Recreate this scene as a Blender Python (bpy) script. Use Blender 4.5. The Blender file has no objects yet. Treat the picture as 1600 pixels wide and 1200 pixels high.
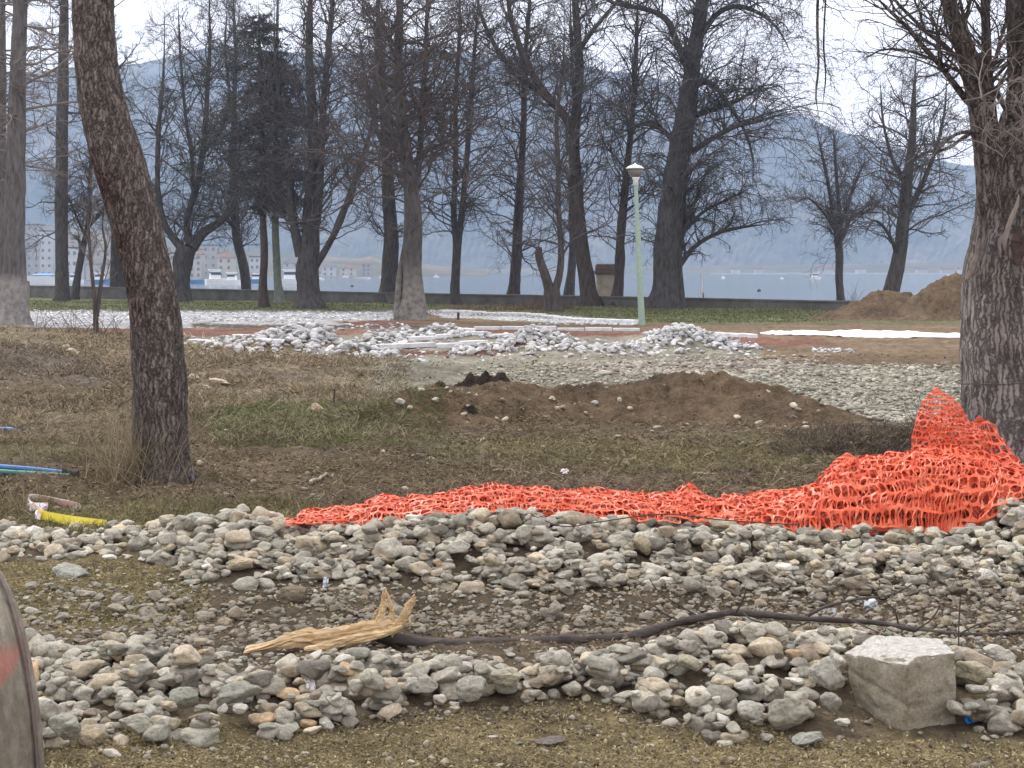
import bpy, math, random
import numpy as np
from mathutils import Vector

scn = bpy.context.scene
col = scn.collection
R = math.radians
# ---------------------------------------------------------------- camera, sky, sun, exposure
F, CX, HY, H = 2400.0, 800.0, 423.0, 1.9      # focal length and horizon in 1600x1200 pixels, eye height in metres
cam = bpy.data.cameras.new('camera')
cam_o = bpy.data.objects.new('camera', cam)
col.objects.link(cam_o)
cam_o.location = (0, 0, H)
cam_o.rotation_euler = (R(90), 0, 0)
cam.sensor_width = 36
cam.lens = 36 * F / 1600
cam.shift_y = -(600 - HY) / 1600
cam.clip_start = 0.1
cam.clip_end = 20000
scn.camera = cam_o

SUN_EL, SUN_ROT = R(48), R(-35)
w = bpy.data.worlds.new('World')
scn.world = w
w.use_nodes = True
nt = w.node_tree
nt.nodes.clear()
N = nt.nodes.new
out = N('ShaderNodeOutputWorld'); bg = N('ShaderNodeBackground')
sky = N('ShaderNodeTexSky'); sky.sky_type = 'NISHITA'; sky.sun_disc = False
sky.sun_elevation = SUN_EL; sky.sun_rotation = SUN_ROT; sky.dust_density = 3
tc = N('ShaderNodeTexCoord'); mp = N('ShaderNodeMapping'); mp.inputs['Scale'].default_value = (1, 1, 4.5)
cl = N('ShaderNodeTexNoise'); cl.inputs['Scale'].default_value = 2.2; cl.inputs['Detail'].default_value = 5
cr = N('ShaderNodeValToRGB')
cr.color_ramp.elements[0].position = 0.3; cr.color_ramp.elements[0].color = (6.0, 5.8, 5.95, 1)
cr.color_ramp.elements[1].position = 0.72; cr.color_ramp.elements[1].color = (6.9, 6.6, 6.65, 1)
mx = N('ShaderNodeMixRGB'); mx.inputs[0].default_value = 0.985
nt.links.new(tc.outputs['Generated'], mp.inputs[0]); nt.links.new(mp.outputs[0], cl.inputs['Vector'])
nt.links.new(cl.outputs['Fac'], cr.inputs[0])
nt.links.new(sky.outputs[0], mx.inputs[1]); nt.links.new(cr.outputs[0], mx.inputs[2])
nt.links.new(mx.outputs[0], bg.inputs[0]); bg.inputs[1].default_value = 0.1
nt.links.new(bg.outputs[0], out.inputs[0])
sl = bpy.data.lights.new('sun', 'SUN'); sl.energy = 1.5; sl.angle = R(25); sl.color = (1, .96, .9)
so = bpy.data.objects.new('sun', sl); col.objects.link(so)
sd = Vector((math.sin(SUN_ROT) * math.cos(SUN_EL), math.cos(SUN_ROT) * math.cos(SUN_EL), math.sin(SUN_EL)))
so.rotation_euler = sd.to_track_quat('Z', 'Y').to_euler()
scn.view_settings.view_transform = 'Standard'
scn.view_settings.look = 'None'
scn.view_settings.exposure = 1.36
scn.view_settings.gamma = 1
scn.cycles.use_denoising = True
scn.cycles.max_bounces = 6
scn.cycles.volume_bounces = 1

# ---------------------------------------------------------------- helpers
rng = np.random.default_rng(7)


def W(px, py, D):
    return np.array(((px - CX) / F * D, D, H - (py - HY) / F * D))


def _hash(ix, iy, iz, s):
    h = (ix.astype(np.int64) * 374761393 + iy.astype(np.int64) * 668265263 + iz.astype(np.int64) * 2147483647 + s * 974634777) & 0xffffffff
    h = ((h ^ (h >> 13)) * 1274126177) & 0xffffffff
    h = ((h ^ (h >> 16)) * 2246822519) & 0xffffffff
    return ((h ^ (h >> 15)) & 0xffffff) / float(0xffffff)


def vnoise(x, y, z=None, s=0):
    x = np.asarray(x, float); y = np.asarray(y, float)
    z = np.zeros_like(x) if z is None else np.asarray(z, float)
    ix, iy, iz = np.floor(x), np.floor(y), np.floor(z)
    fx, fy, fz = x - ix, y - iy, z - iz
    fx, fy, fz = [f * f * (3 - 2 * f) for f in (fx, fy, fz)]
    r = 0
    for a in (0, 1):
        for b in (0, 1):
            for c in (0, 1):
                wgt = (fx if a else 1 - fx) * (fy if b else 1 - fy) * (fz if c else 1 - fz)
                r = r + wgt * _hash(ix + a, iy + b, iz + c, s)
    return r


def fbm(x, y, z=None, o=4, s=0):
    r, a, t = 0, 1.0, 0
    for k in range(o):
        f = 2.03 ** k
        r = r + a * vnoise(x * f + 17.3 * k, y * f - 9.1 * k, None if z is None else z * f, s + k)
        t += a
        a *= .5
    return r / t


def sst(a, b, x):
    t = np.clip((x - a) / (b - a), 0, 1)
    return t * t * (3 - 2 * t)


def mesh(name, V, Fs, mats, parent=None, smooth=True, colr=None, loc=None, rnd=None):
    """V (n,3); Fs: one face array (m,k) or a list of them; links ONE object."""
    if not isinstance(Fs, list):
        Fs = [Fs]
    Fs = [np.asarray(f, np.int32) for f in Fs if len(f)]
    V = np.asarray(V, np.float32)
    me = bpy.data.meshes.new(name)
    me.vertices.add(len(V)); me.vertices.foreach_set('co', V.ravel())
    tot = np.concatenate([np.full(len(f), f.shape[1], np.int32) for f in Fs])
    idx = np.concatenate([f.ravel() for f in Fs])
    st = np.concatenate([[0], np.cumsum(tot)[:-1]]).astype(np.int32)
    me.loops.add(len(idx)); me.loops.foreach_set('vertex_index', idx)
    me.polygons.add(len(tot)); me.polygons.foreach_set('loop_start', st); me.polygons.foreach_set('loop_total', tot)
    me.polygons.foreach_set('use_smooth', np.full(len(tot), smooth))
    me.update(calc_edges=True); me.validate()
    if colr is not None:
        c = np.ones((len(V), 4), np.float32); c[:, :3] = colr
        at = me.color_attributes.new('col', 'FLOAT_COLOR', 'POINT'); at.data.foreach_set('color', c.ravel())
    for m in (mats if isinstance(mats, list) else [mats]):
        me.materials.append(m)
    o = bpy.data.objects.new(name, me); col.objects.link(o)
    if parent is not None:
        o.parent = parent
    if loc is not None:
        o.location = loc
    return o


def tag(o, label=None, cat=None, group=None, kind=None):
    if label: o['label'] = label
    if cat: o['category'] = cat
    if group: o['group'] = group
    if kind: o['kind'] = kind
    return o


def empty(name, loc, label, cat, group=None, rz=0):
    o = bpy.data.objects.new(name, None); col.objects.link(o)
    o.location = loc; o.rotation_euler = (0, 0, rz); o.empty_display_size = .2
    return tag(o, label, cat, group)


class MB:
    """collects shapes into one mesh"""
    def __init__(s): s.V, s.F, s.n = [], {}, 0

    def add(s, V, Fs):
        V = np.asarray(V, float)
        for f in (Fs if isinstance(Fs, list) else [Fs]):
            f = np.asarray(f)
            s.F.setdefault(f.shape[1], []).append(f + s.n)
        s.V.append(V); s.n += len(V)
        return s

    def box(s, c, d, rz=0, bev=0.0, taper=1.0):
        x, y, z = np.array(d) / 2.
        b = min(bev, x * .9, y * .9, z * .9)
        rows = [(-z, x - b, y - b), (-z + b, x, y), (z - b, x * taper, y * taper), (z, x * taper - b, y * taper - b)] if b > 0 else [(-z, x, y), (z, x * taper, y * taper)]
        V = []
        for zz, a, e in rows:
            bb = b if b > 0 else 0
            ring = [(-a + bb, -e), (a - bb, -e), (a, -e + bb), (a, e - bb), (a - bb, e), (-a + bb, e), (-a, e - bb), (-a, -e + bb)] if b > 0 else [(-a, -e), (a, -e), (a, e), (-a, e)]
            V += [(p[0], p[1], zz) for p in ring]
        k = 8 if b > 0 else 4
        Fq = []
        for r in range(len(rows) - 1):
            for i in range(k):
                j = (i + 1) % k
                Fq.append((r * k + i, r * k + j, (r + 1) * k + j, (r + 1) * k + i))
        V = np.array(V)
        cs, sn = math.cos(rz), math.sin(rz)
        V = np.stack([V[:, 0] * cs - V[:, 1] * sn, V[:, 0] * sn + V[:, 1] * cs, V[:, 2]], 1) + np.array(c)
        t = (len(rows) - 1) * k
        return s.add(V, [np.array(Fq), np.array([list(range(k))[::-1], [t + i for i in range(k)]])])

    def tube(s, P, r, k=10, cap=True):
        P = np.asarray(P, float)[None]; r = np.broadcast_to(np.asarray(r, float), (P.shape[1],))[None]
        V, Fq = tubes(P, r, k)
        s.add(V, Fq)
        if cap:
            n = P.shape[1]
            s.add(V[:k], np.arange(k)[None, ::-1]); s.add(V[(n - 1) * k:], np.arange(k)[None])
        return s

    def lathe(s, prof, c=(0, 0, 0), k=24):
        a = np.linspace(0, 2 * np.pi, k, endpoint=False)
        V = np.array([(r * math.cos(t), r * math.sin(t), z) for r, z in prof for t in a]) + np.array(c)
        Fq = [(i * k + j, i * k + (j + 1) % k, (i + 1) * k + (j + 1) % k, (i + 1) * k + j) for i in range(len(prof) - 1) for j in range(k)]
        return s.add(V, np.array(Fq))

    def build(s, name, mat, parent=None, smooth=False, **kw):
        return mesh(name, np.concatenate(s.V), [np.concatenate(f) for f in s.F.values()], mat, parent, smooth, **kw)


def nrm(v):
    return v / np.maximum(np.linalg.norm(v, axis=-1, keepdims=True), 1e-9)


def tubes(P, r, k):
    """P (n,m,3) polylines, r (n,m) radii -> verts, quads"""
    n, m, _ = P.shape
    T = np.gradient(P, axis=1); T = nrm(T)
    avg = nrm(P[:, -1] - P[:, 0] + 1e-6)
    ref = np.where(np.abs(avg[:, 2:3]) > .8, np.array([[1., 0, 0]]), np.array([[0, 0, 1.]]))
    ref = nrm(np.cross(avg, ref))
    U = nrm(np.cross(T, ref[:, None, :]))
    Vv = np.cross(T, U)
    a = np.linspace(0, 2 * np.pi, k, endpoint=False)
    C = P[:, :, None, :] + r[:, :, None, None] * (np.cos(a)[None, None, :, None] * U[:, :, None, :] + np.sin(a)[None, None, :, None] * Vv[:, :, None, :])
    V = C.reshape(-1, 3)
    b = (np.arange(n) * m * k)[:, None, None]; i = (np.arange(m - 1) * k)[None, :, None]; j = np.arange(k)[None, None, :]; j2 = (j + 1) % k
    q = np.stack([b + i + j, b + i + j2, b + i + k + j2, b + i + k + j], -1).reshape(-1, 4)
    return V, q


def catmull(P, n):
    P = np.asarray(P, float)
    Q = np.vstack([2 * P[0] - P[1], P, 2 * P[-1] - P[-2]])
    t = np.linspace(0, len(P) - 1 - 1e-6, n); i = t.astype(int); f = (t - i)[:, None]
    a, b, c, d = Q[i], Q[i + 1], Q[i + 2], Q[i + 3]
    return .5 * (2 * b + (c - a) * f + (2 * a - 5 * b + 4 * c - d) * f ** 2 + (3 * b - a - 3 * c + d) * f ** 3)


# ---------------------------------------------------------------- materials
def newmat(name):
    m = bpy.data.materials.new(name); m.use_nodes = True
    t = m.node_tree; t.nodes.clear()
    o = t.nodes.new('ShaderNodeOutputMaterial'); p = t.nodes.new('ShaderNodeBsdfPrincipled')
    t.links.new(p.outputs[0], o.inputs[0])
    p.inputs['Specular IOR Level'].default_value = .3
    return m, t, p, o


def nd(t, typ, **kw):
    n = t.nodes.new(typ)
    for k, v in kw.items():
        if k in n.inputs: n.inputs[k].default_value = v
        else: setattr(n, k, v)
    return n


def noise(t, scale, detail=4, vec=None, rough=.6, stretch=None, obj=True):
    c = t.nodes.new('ShaderNodeTexCoord')
    src = c.outputs['Object']
    if stretch:
        m = t.nodes.new('ShaderNodeMapping'); m.inputs['Scale'].default_value = stretch
        t.links.new(src, m.inputs[0]); src = m.outputs[0]
    n = nd(t, 'ShaderNodeTexNoise', Scale=scale, Detail=detail, Roughness=rough)
    t.links.new(src, n.inputs['Vector'])
    return n.outputs['Fac']


def ramp(t, fac, stops):
    r = t.nodes.new('ShaderNodeValToRGB')
    e = r.color_ramp.elements
    while len(e) < len(stops): e.new(.5)
    for k, (p, c) in enumerate(stops):
        e[k].position = p; e[k].color = (*c, 1) if len(c) == 3 else c
    t.links.new(fac, r.inputs[0])
    return r.outputs[0]


def mul(t, a, b, fac=1.0):
    m = nd(t, 'ShaderNodeMixRGB', blend_type='MULTIPLY'); m.inputs[0].default_value = fac
    t.links.new(a, m.inputs[1]); t.links.new(b, m.inputs[2])
    return m.outputs[0]


def mixc(t, fac, a, b):
    m = nd(t, 'ShaderNodeMixRGB')
    t.links.new(fac, m.inputs[0])
    for i, v in ((1, a), (2, b)):
        if isinstance(v, tuple): m.inputs[i].default_value = (*v, 1)
        else: t.links.new(v, m.inputs[i])
    return m.outputs[0]


def bump(t, p, h, dist, strength=1.0):
    b = nd(t, 'ShaderNodeBump', Strength=strength, Distance=dist)
    t.links.new(h, b.inputs['Height'])
    prev = p.inputs['Normal']
    if prev.is_linked:
        t.links.new(prev.links[0].from_socket, b.inputs['Normal'])
    t.links.new(b.outputs[0], prev)


def simple(name, c, rough=.8, var=.25, scale=8, bd=.004, dirt=None, metal=0, stretch=None):
    m, t, p, o = newmat(name)
    f = noise(t, scale, 5, stretch=stretch)
    lo = tuple(x * (1 - var) for x in c) if dirt is None else dirt
    hi = tuple(min(1, x * (1 + var)) for x in c)
    t.links.new(ramp(t, f, [(.28, lo), (.5, c), (.75, hi)]), p.inputs['Base Color'])
    p.inputs['Roughness'].default_value = rough; p.inputs['Metallic'].default_value = metal
    if bd: bump(t, p, noise(t, scale * 4, 5, stretch=stretch), bd)
    return m


def attrmat(name, scales, rough=.95, contrast=.5, bumps=(), spec=.2, src='attr'):
    m, t, p, o = newmat(name)
    if src == 'attr':
        c = nd(t, 'ShaderNodeVertexColor', layer_name='col').outputs[0]
    else:
        c = nd(t, 'ShaderNodeObjectInfo').outputs['Color']
    for s in scales:
        g = 1 - contrast
        c = mul(t, c, ramp(t, noise(t, s, 5, rough=.7), [(.3, (g, g, g)), (.5, (1, 1, 1)), (.7, (1 + contrast * .8,) * 3)]))
    t.links.new(c, p.inputs['Base Color'])
    p.inputs['Roughness'].default_value = rough; p.inputs['Specular IOR Level'].default_value = spec
    for s, d in bumps:
        bump(t, p, noise(t, s, 6, rough=.7), d)
    return m


M = {}
M['ground'] = attrmat('ground', (6, 45), 1, .38, ((14, .05), (70, .02)), .1)
M['cobble'] = attrmat('cobble', (18, 90), .85, .32, ((30, .012), (160, .004)), .25)
M['cobble_own'] = attrmat('cobble_own', (1.1, 5.5), .85, .34, ((3, .010), (14, .004)), .25, src='obj')
M['white_stone'] = attrmat('white_stone', (5, 30), .9, .2, ((12, .02),), .2)
M['white_own'] = attrmat('white_own', (1, 4), .9, .24, ((2, .02),), .2, src='obj')
M['grass'] = attrmat('grass', (), .9, .2, (), .1)

# ---------------------------------------------------------------- the lie of the land
RX = [-300, 0, 100, 200, 290, 400, 480, 600, 650, 780, 860, 940, 1100, 1400, 1500, 1560, 1600, 1900]
RY = [875, 868, 858, 848, 826, 822, 826, 808, 800, 795, 793, 806, 816, 826, 826, 805, 785, 770]


def Z(x, y, fine=True):
    x = np.asarray(x, float); y = np.asarray(y, float)
    q = x / np.maximum(y, .5) * F + CX
    z = .05 * (fbm(x * .5, y * .5, o=3, s=3) - .5) * 2 * sst(4, 9, y)
    # long bank under the stone ridge
    hc = H - (np.interp(q, RX, RY) + 2 - HY) * 10.3 / F
    hc = np.maximum(hc, .02) - .10 * sst(.0, .15, hc)
    prof = np.exp(-((y - 10.45) / np.where(y < 10.45, .75, .62)) ** 2)
    z = z * (1 - prof) + hc * prof
    # front bank and the heap beside the block
    z = z + .07 * np.exp(-((y - 6.9) / .42) ** 2) * sst(1330, 1100, q)
    z = z + .17 * np.exp(-((y - 6.95) / .5) ** 2 - ((x - 1.15) / .55) ** 2)
    z = z + .03 * np.exp(-((y - 7.5) / .4) ** 2 - ((x - 1.75) / .5) ** 2)
    z = z - .05 * np.exp(-((y - 8.6) / .6) ** 2) * (1 - prof)
    # rising grassy swell on the left
    z = z + .62 * np.exp(-((x + 13.2) / 6.0) ** 2 - ((y - 34) / 6.5) ** 2)
    z = z + .25 * np.exp(-((x + 4.5) / 3.0) ** 2 - ((y - 27.5) / 3.2) ** 2)
    z = z + .22 * np.exp(-((x + 7.6) / 2.6) ** 2 - ((y - 24) / 1.6) ** 2)
    # heaps the pale stones lie on
    for qq, D, sx, sy, h in HEAPS:
        z = z + h * np.exp(-((x - (qq - CX) / F * D) / sx) ** 2 - ((y - D) / sy) ** 2)
    if fine:
        z = z + (fbm(x * 3, y * 3, o=3, s=11) - .5) * .09 * sst(5, 8, y) * sst(80, 40, y)
        z = z + (fbm(x * 8, y * 8, o=3, s=31) - .5) * .07 * sst(11, 13, y) * sst(50, 30, y)
        z = z + (fbm(x * 14, y * 14, o=3, s=21) - .5) * .03
    return z


#        q    D   sx   sy    h
HEAPS = [(470, 33.6, 1.15, .85, .40), (560, 32.0, .8, .6, .20), (600, 38.0, .7, .6, .24), (690, 42.5, 1.2, .7, .26), (840, 35.5, 1.0, .8, .40),
         (1062, 36.2, 1.0, .8, .46), (380, 34.0, 1.0, .5, .12), (980, 35.0, .6, .5, .12), (740, 34.6, .5, .5, .12), (1150, 35.8, .6, .4, .1)]


def G(px, py):
    """the ground point seen at a pixel of the 1600x1200 picture"""
    y = np.concatenate([np.arange(3, 20, .02), np.arange(20, 130, .05)])
    x = (px - CX) / F * y
    ray = H - (py - HY) / F * y
    d = ray - Z(x, y, False)
    k = int(np.argmax(d <= 0)) if (d <= 0).any() else len(y) - 1
    return np.array((x[k], y[k], float(Z(x[k], y[k], False))))


def inpoly(px, py, poly):
    poly = np.asarray(poly, float)
    r = np.zeros(px.shape, bool)
    j = len(poly) - 1
    for i in range(len(poly)):
        (xi, yi), (xj, yj) = poly[i], poly[j]
        if yi != yj:
            r ^= ((yi > py) != (yj > py)) & (px < (xj - xi) * (py - yi) / (yj - yi) + xi)
        j = i
    return r


C_GRIT = np.array((.235, .19, .105)); C_EARTH = np.array((.15, .115, .078)); C_DIP = np.array((.135, .105, .072))
C_DARK = np.array((.075, .06, .05)); C_STRAW = np.array((.205, .168, .112)); C_OLIVE = np.array((.15, .13, .07))
C_GREEN = np.array((.115, .13, .06)); C_GRAVEL = np.array((.30, .28, .22)); C_RED = np.array((.19, .10, .072))
C_WHITE = np.array((.60, .60, .60)); C_LAWN = np.array((.125, .135, .068)); C_BROWN = np.array((.20, .145, .095))
ZONES = [  # later ones lie over earlier ones; corners in picture pixels on the flat ground, their edges broken up by noise
    (C_GRIT, [(-900, 1132), (500, 1138), (900, 1120), (1300, 1165), (2600, 1140), (2600, 3000), (-900, 3000)], 12),
    (C_GRIT * .8, [(-100, 872), (250, 875), (330, 930), (330, 965), (60, 975), (-100, 960)], 12),
    (C_GRIT * .95, [(1130, 1010), (1330, 985), (1350, 1040), (1180, 1060)], 10),
    (C_GRIT * .95, [(1490, 1060), (1800, 1040), (1800, 1120), (1500, 1110)], 10),
    (C_EARTH * .92, [(-2000, 828), (3000, 828), (3000, 500), (-2000, 500)], 8),
    (C_OLIVE, [(-800, 845), (-800, 790), (120, 790), (480, 800), (560, 822), (300, 848)], 12),
    (C_OLIVE * 1.05, [(640, 690), (1150, 680), (1400, 700), (1300, 735), (700, 730)], 12),
    (C_OLIVE * .9, [(-300, 640), (190, 640), (200, 720), (-300, 730)], 12),
    (C_GREEN, [(300, 655), (420, 640), (560, 640), (690, 665), (560, 690), (330, 690)], 8),
    (C_STRAW * .9, [(-2000, 640), (200, 630), (300, 560), (640, 575), (620, 615), (560, 640), (300, 640), (180, 690), (-2000, 700)], 9),
    (C_STRAW, [(-2000, 600), (210, 590), (500, 620), (620, 600), (640, 560), (300, 530), (200, 500), (-2000, 500)], 7),
    (C_DARK * 1.7, [(-400, 572), (60, 566), (150, 575), (215, 600), (190, 622), (60, 612), (-400, 626)], 8),
    (C_GRAVEL * .8, [(560, 585), (700, 548), (1200, 530), (2600, 500), (3000, 665), (1500, 668), (1350, 665), (1250, 650), (1150, 640), (600, 640)], 6),
    (C_GRAVEL, [(1050, 590), (1300, 572), (1560, 575), (3000, 600), (3000, 665), (1500, 668), (1330, 660), (1250, 650), (1150, 630)], 6),
    (C_BROWN, [(1050, 524), (1300, 520), (1520, 528), (3000, 520), (3000, 566), (1500, 560), (1340, 572), (1180, 560)], 4),
    (C_BROWN * .8, [(1180, 560), (1360, 552), (1520, 552), (1520, 582), (1400, 572), (1300, 570)], 3),
    (C_GRAVEL * .85, [(200, 512), (640, 500), (1180, 522), (1190, 556), (600, 560), (290, 540), (200, 520)], 1.5),
    (C_WHITE * .66, [(-500, 514), (-500, 482), (40, 484), (620, 486), (640, 500), (640, 509), (200, 514)], 1.5),
    (C_WHITE * .62, [(200, 524), (290, 530), (430, 527), (450, 540), (600, 556), (560, 562), (290, 543)], 1.5),
    (C_DARK * 1.3, [(300, 506), (640, 508), (700, 512), (640, 515), (300, 512)], 2),
    (C_RED, [(-200, 512), (420, 513), (620, 517), (520, 526), (300, 532), (-200, 528)], 1.5),
    (C_RED * .85, [(520, 502), (660, 500), (700, 508), (560, 510)], 1.5),
    (C_RED, [(720, 514), (900, 509), (1010, 512), (1000, 526), (760, 524)], 2),
    (C_RED * .8, [(575, 550), (740, 548), (1000, 541), (1010, 549), (740, 558), (580, 560)], 2),
    (C_RED, [(1120, 529), (1290, 527), (1300, 540), (1150, 543)], 2),
    (C_BROWN * .95, [(640, 492), (1000, 508), (3000, 500), (3000, 524), (1100, 520), (720, 512), (600, 500)], 2),
    (C_LAWN, [(-3000, 483), (620, 486), (700, 491), (1000, 505), (1240, 505), (3000, 508), (3000, 440), (-3000, 440)], 1.5),
    (C_BROWN * .9, [(700, 478), (860, 478), (900, 486), (720, 486)], 2),
    (C_WHITE * .8, [(655, 485), (700, 485), (850, 492), (1000, 503), (985, 508), (840, 503), (690, 496)], .8),
    (C_GREEN * .9, [(870, 484), (1000, 484), (1240, 486), (1240, 494), (1000, 496), (900, 490)], 1),
]
grow_mask = None
# one sheet from behind the camera to the lake wall: fan-shaped grid, fine where it is near
uu = np.concatenate([np.linspace(-2.4, -.48, 26)[:-1], np.linspace(-.48, .48, 860), np.linspace(.48, 2.4, 26)[1:]])
yy = np.concatenate([np.linspace(-12, 3, 8)[:-1], np.geomspace(3, 4.6, 12)[:-1], np.geomspace(4.6, 120, 640)])
UU, YY = np.meshgrid(uu, yy)
XX = UU * np.maximum(YY, 6.0)
ZZ = Z(XX, YY)


def zone_color(x, y):
    q = x / np.maximum(y, .5) * F + CX
    p = HY + H * F / np.maximum(y, .5)
    c = np.empty(x.shape + (3,)); c[:] = C_DIP
    n1 = fbm(x * 1.7, y * 1.1, o=4, s=41) - .5; n2 = fbm(x * 1.7 + 40, y * 1.1, o=4, s=43) - .5
    f1 = fbm(x * 11, y * 8, o=3, s=47) - .5; f2 = fbm(x * 11 + 20, y * 8, o=3, s=49) - .5
    for cc, poly, wv in ZONES:      # frayed edges: four slightly different readings of the same outline
        k = sum(inpoly(q + n1 * wv * 9 * e + f1 * wv * 5 * e2, p + n2 * wv * 3.2 * e + f2 * wv * 2.2 * e2, poly).astype(float) for e, e2 in ((1, 1), (1.25, -1), (.8, 1.8), (1.1, -1.8))) / 4
        c = c * (1 - k[..., None]) + cc * k[..., None]
    big = fbm(x * .8, y * .8, o=4, s=51); sm = fbm(x * 7, y * 7, o=4, s=55)
    c = c * (1 + (big - .5)[..., None] * .7) * (1 + (sm - .5)[..., None] * .9)
    t = sst(.5, .72, fbm(x * 1.3, y * 1.3, o=4, s=61))[..., None] * .45
    near = ((p < 830) & (p > 570))[..., None]
    c = np.where(near, c * (1 - t) + C_DARK * 1.15 * t, c)
    return np.clip(c, .01, .9)


LAKE_Z = -1.5
WA, WB = np.array((-33.3, 108.)), np.array((15.6, 75.))      # the line of the lake wall
wdir = (WB - WA) / np.linalg.norm(WB - WA)
behind = (XX - WA[0]) * (-wdir[1]) + (YY - WA[1]) * wdir[0]  # >0 on the lake side
ZZ = np.where(behind > .35, -2.2, ZZ)
nr, nc = XX.shape
idx = np.arange(nr * nc).reshape(nr, nc)
quads = np.stack([idx[:-1, :-1], idx[:-1, 1:], idx[1:, 1:], idx[1:, :-1]], -1).reshape(-1, 4)
CC = zone_color(XX, YY)
tag(mesh('ground', np.stack([XX, YY, ZZ], -1).reshape(-1, 3), quads, M['ground'], colr=CC.reshape(-1, 3)), kind='structure')

# ---------------------------------------------------------------- lake, hills
m, t, p, o_ = newmat('lake_water')
p.inputs['Base Color'].default_value = (.06, .085, .1, 1); p.inputs['Roughness'].default_value = .12
p.inputs['Specular IOR Level'].default_value = .5
bump(t, p, noise(t, .8, 5, stretch=(1, .5, 1)), .03)
bump(t, p, noise(t, .05, 3, stretch=(.6, 1, 1)), .3)
gx = np.linspace(-5000, 3600, 14); gy = np.geomspace(60, 3050, 18)
lx, ly = np.meshgrid(gx, gy)
li = np.arange(lx.size).reshape(lx.shape)
tag(mesh('lake', np.stack([lx, ly, lx * 0 + LAKE_Z], -1).reshape(-1, 3), np.stack([li[:-1, :-1], li[:-1, 1:], li[1:, 1:], li[1:, :-1]], -1).reshape(-1, 4), m), kind='structure')

m, t, p, o_ = newmat('hill_forest')
f = noise(t, .006, 8, rough=.65); f2 = noise(t, .05, 5, rough=.7)
c = mul(t, ramp(t, f, [(.3, (.05, .055, .04)), (.5, (.085, .08, .055)), (.62, (.12, .105, .075)), (.72, (.17, .16, .12))]), ramp(t, f2, [(.3, (.6, .6, .6)), (.6, (1.2, 1.2, 1.2))]))
t.links.new(c, p.inputs['Base Color']); p.inputs['Roughness'].default_value = 1


def hill(name, ridge, D0, D1, rows, cols, rough, foot=LAKE_Z):
    qs = np.linspace(ridge[0][0], ridge[-1][0], cols)
    ry = np.interp(qs, [a for a, b in ridge], [b for a, b in ridge])
    v = np.linspace(0, 1.12, rows)
    Q, V = np.meshgrid(qs, v)
    top = H - (np.broadcast_to(ry, Q.shape) - HY) * D1 / F
    Y = D0 + (D1 - D0) * V
    X = (Q - CX) / F * Y
    prof = np.where(V <= 1, np.sin(np.clip(V, 0, 1) * np.pi / 2) ** 1.15, 1 - (V - 1) * 3)
    Zh = foot + (top - foot) * prof
    k = (D1 - D0) * .05
    Zh = Zh + ((fbm(X / 260, Y / 260, o=5, s=71) - .5) * rough * np.clip(V * 4, 0, 1) * (1 - .75 * np.exp(-((V - 1) / .12) ** 2)))
    Zh = Zh + (_hash((Q * 3).astype(int), (V * 200).astype(int), Q.astype(int) * 0, 5) - .5) * rough * .06 * (V > .02)
    Zh[0] = foot - 1
    i = np.arange(Q.size).reshape(Q.shape)
    return tag(mesh(name, np.stack([X, Y, Zh], -1).reshape(-1, 3), np.stack([i[:-1, :-1], i[:-1, 1:], i[1:, 1:], i[1:, :-1]], -1).reshape(-1, 4), m, smooth=False), kind='structure')


hill('hill', [(-2600, 250), (-1200, 190), (-500, 150), (0, 116), (100, 106), (200, 100), (350, 88), (540, 85), (650, 80), (760, 88), (850, 100), (950, 116), (1050, 134), (1100, 148), (1200, 175),
              (1300, 207), (1400, 237), (1500, 262), (1700, 300), (2000, 335), (2600, 370), (3000, 390)], 2150, 2900, 60, 1000, 70)
hill('low_shore_hill', [(-1800, 330), (-400, 340), (50, 350), (150, 362), (300, 384), (450, 398), (560, 404), (580, 400), (600, 406), (700, 417), (760, 423)], 900, 1250, 24, 300, 8)
hill('far_shore', [(600, 423), (800, 419), (1000, 416), (1200, 414), (1400, 412), (1800, 405), (2600, 400)], 1480, 1700, 10, 200, 3)

# ---------------------------------------------------------------- lake wall
def wall_z(s):      # height of the top along the wall, s from 0 (left end A) to 1 (right end B)
    return np.interp(s, [-1, 0, .52, .86, 1, 2], [.9, .865, .63, .52, .45, .4])


m_wall = simple('wall_stone', (.135, .13, .125), .95, .35, 1.2, .03)
ss = np.linspace(-1.2, 1.9, 120)
ctr = WA[None] + (WB - WA)[None] * ss[:, None]
nrmv = np.array((-wdir[1], wdir[0]))
tz = wall_z(ss)
rings = []
for off, dz in ((-.2, None), (-.2, -.09), (-.26, -.085), (-.26, 0.0), (.3, 0.0), (.3, -3.0)):
    pp = ctr + nrmv * off
    z = np.full(len(ss), -.4) if dz is None else tz + dz
    rings.append(np.stack([pp[:, 0], pp[:, 1], z + (vnoise(ss * 80, ss * 0 + off) - .5) * .025], 1))
V = np.stack(rings, 1).reshape(-1, 3)
k = 6; i = np.arange(len(ss) - 1)[:, None] * k + np.arange(k - 1)[None]
wq = np.stack([i, i + 1, i + 1 + k, i + k], -1).reshape(-1, 4)
tag(mesh('lake_wall', V, wq, m_wall, smooth=False), 'long low dark grey stone wall running along the edge of the lake', 'wall')

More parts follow.
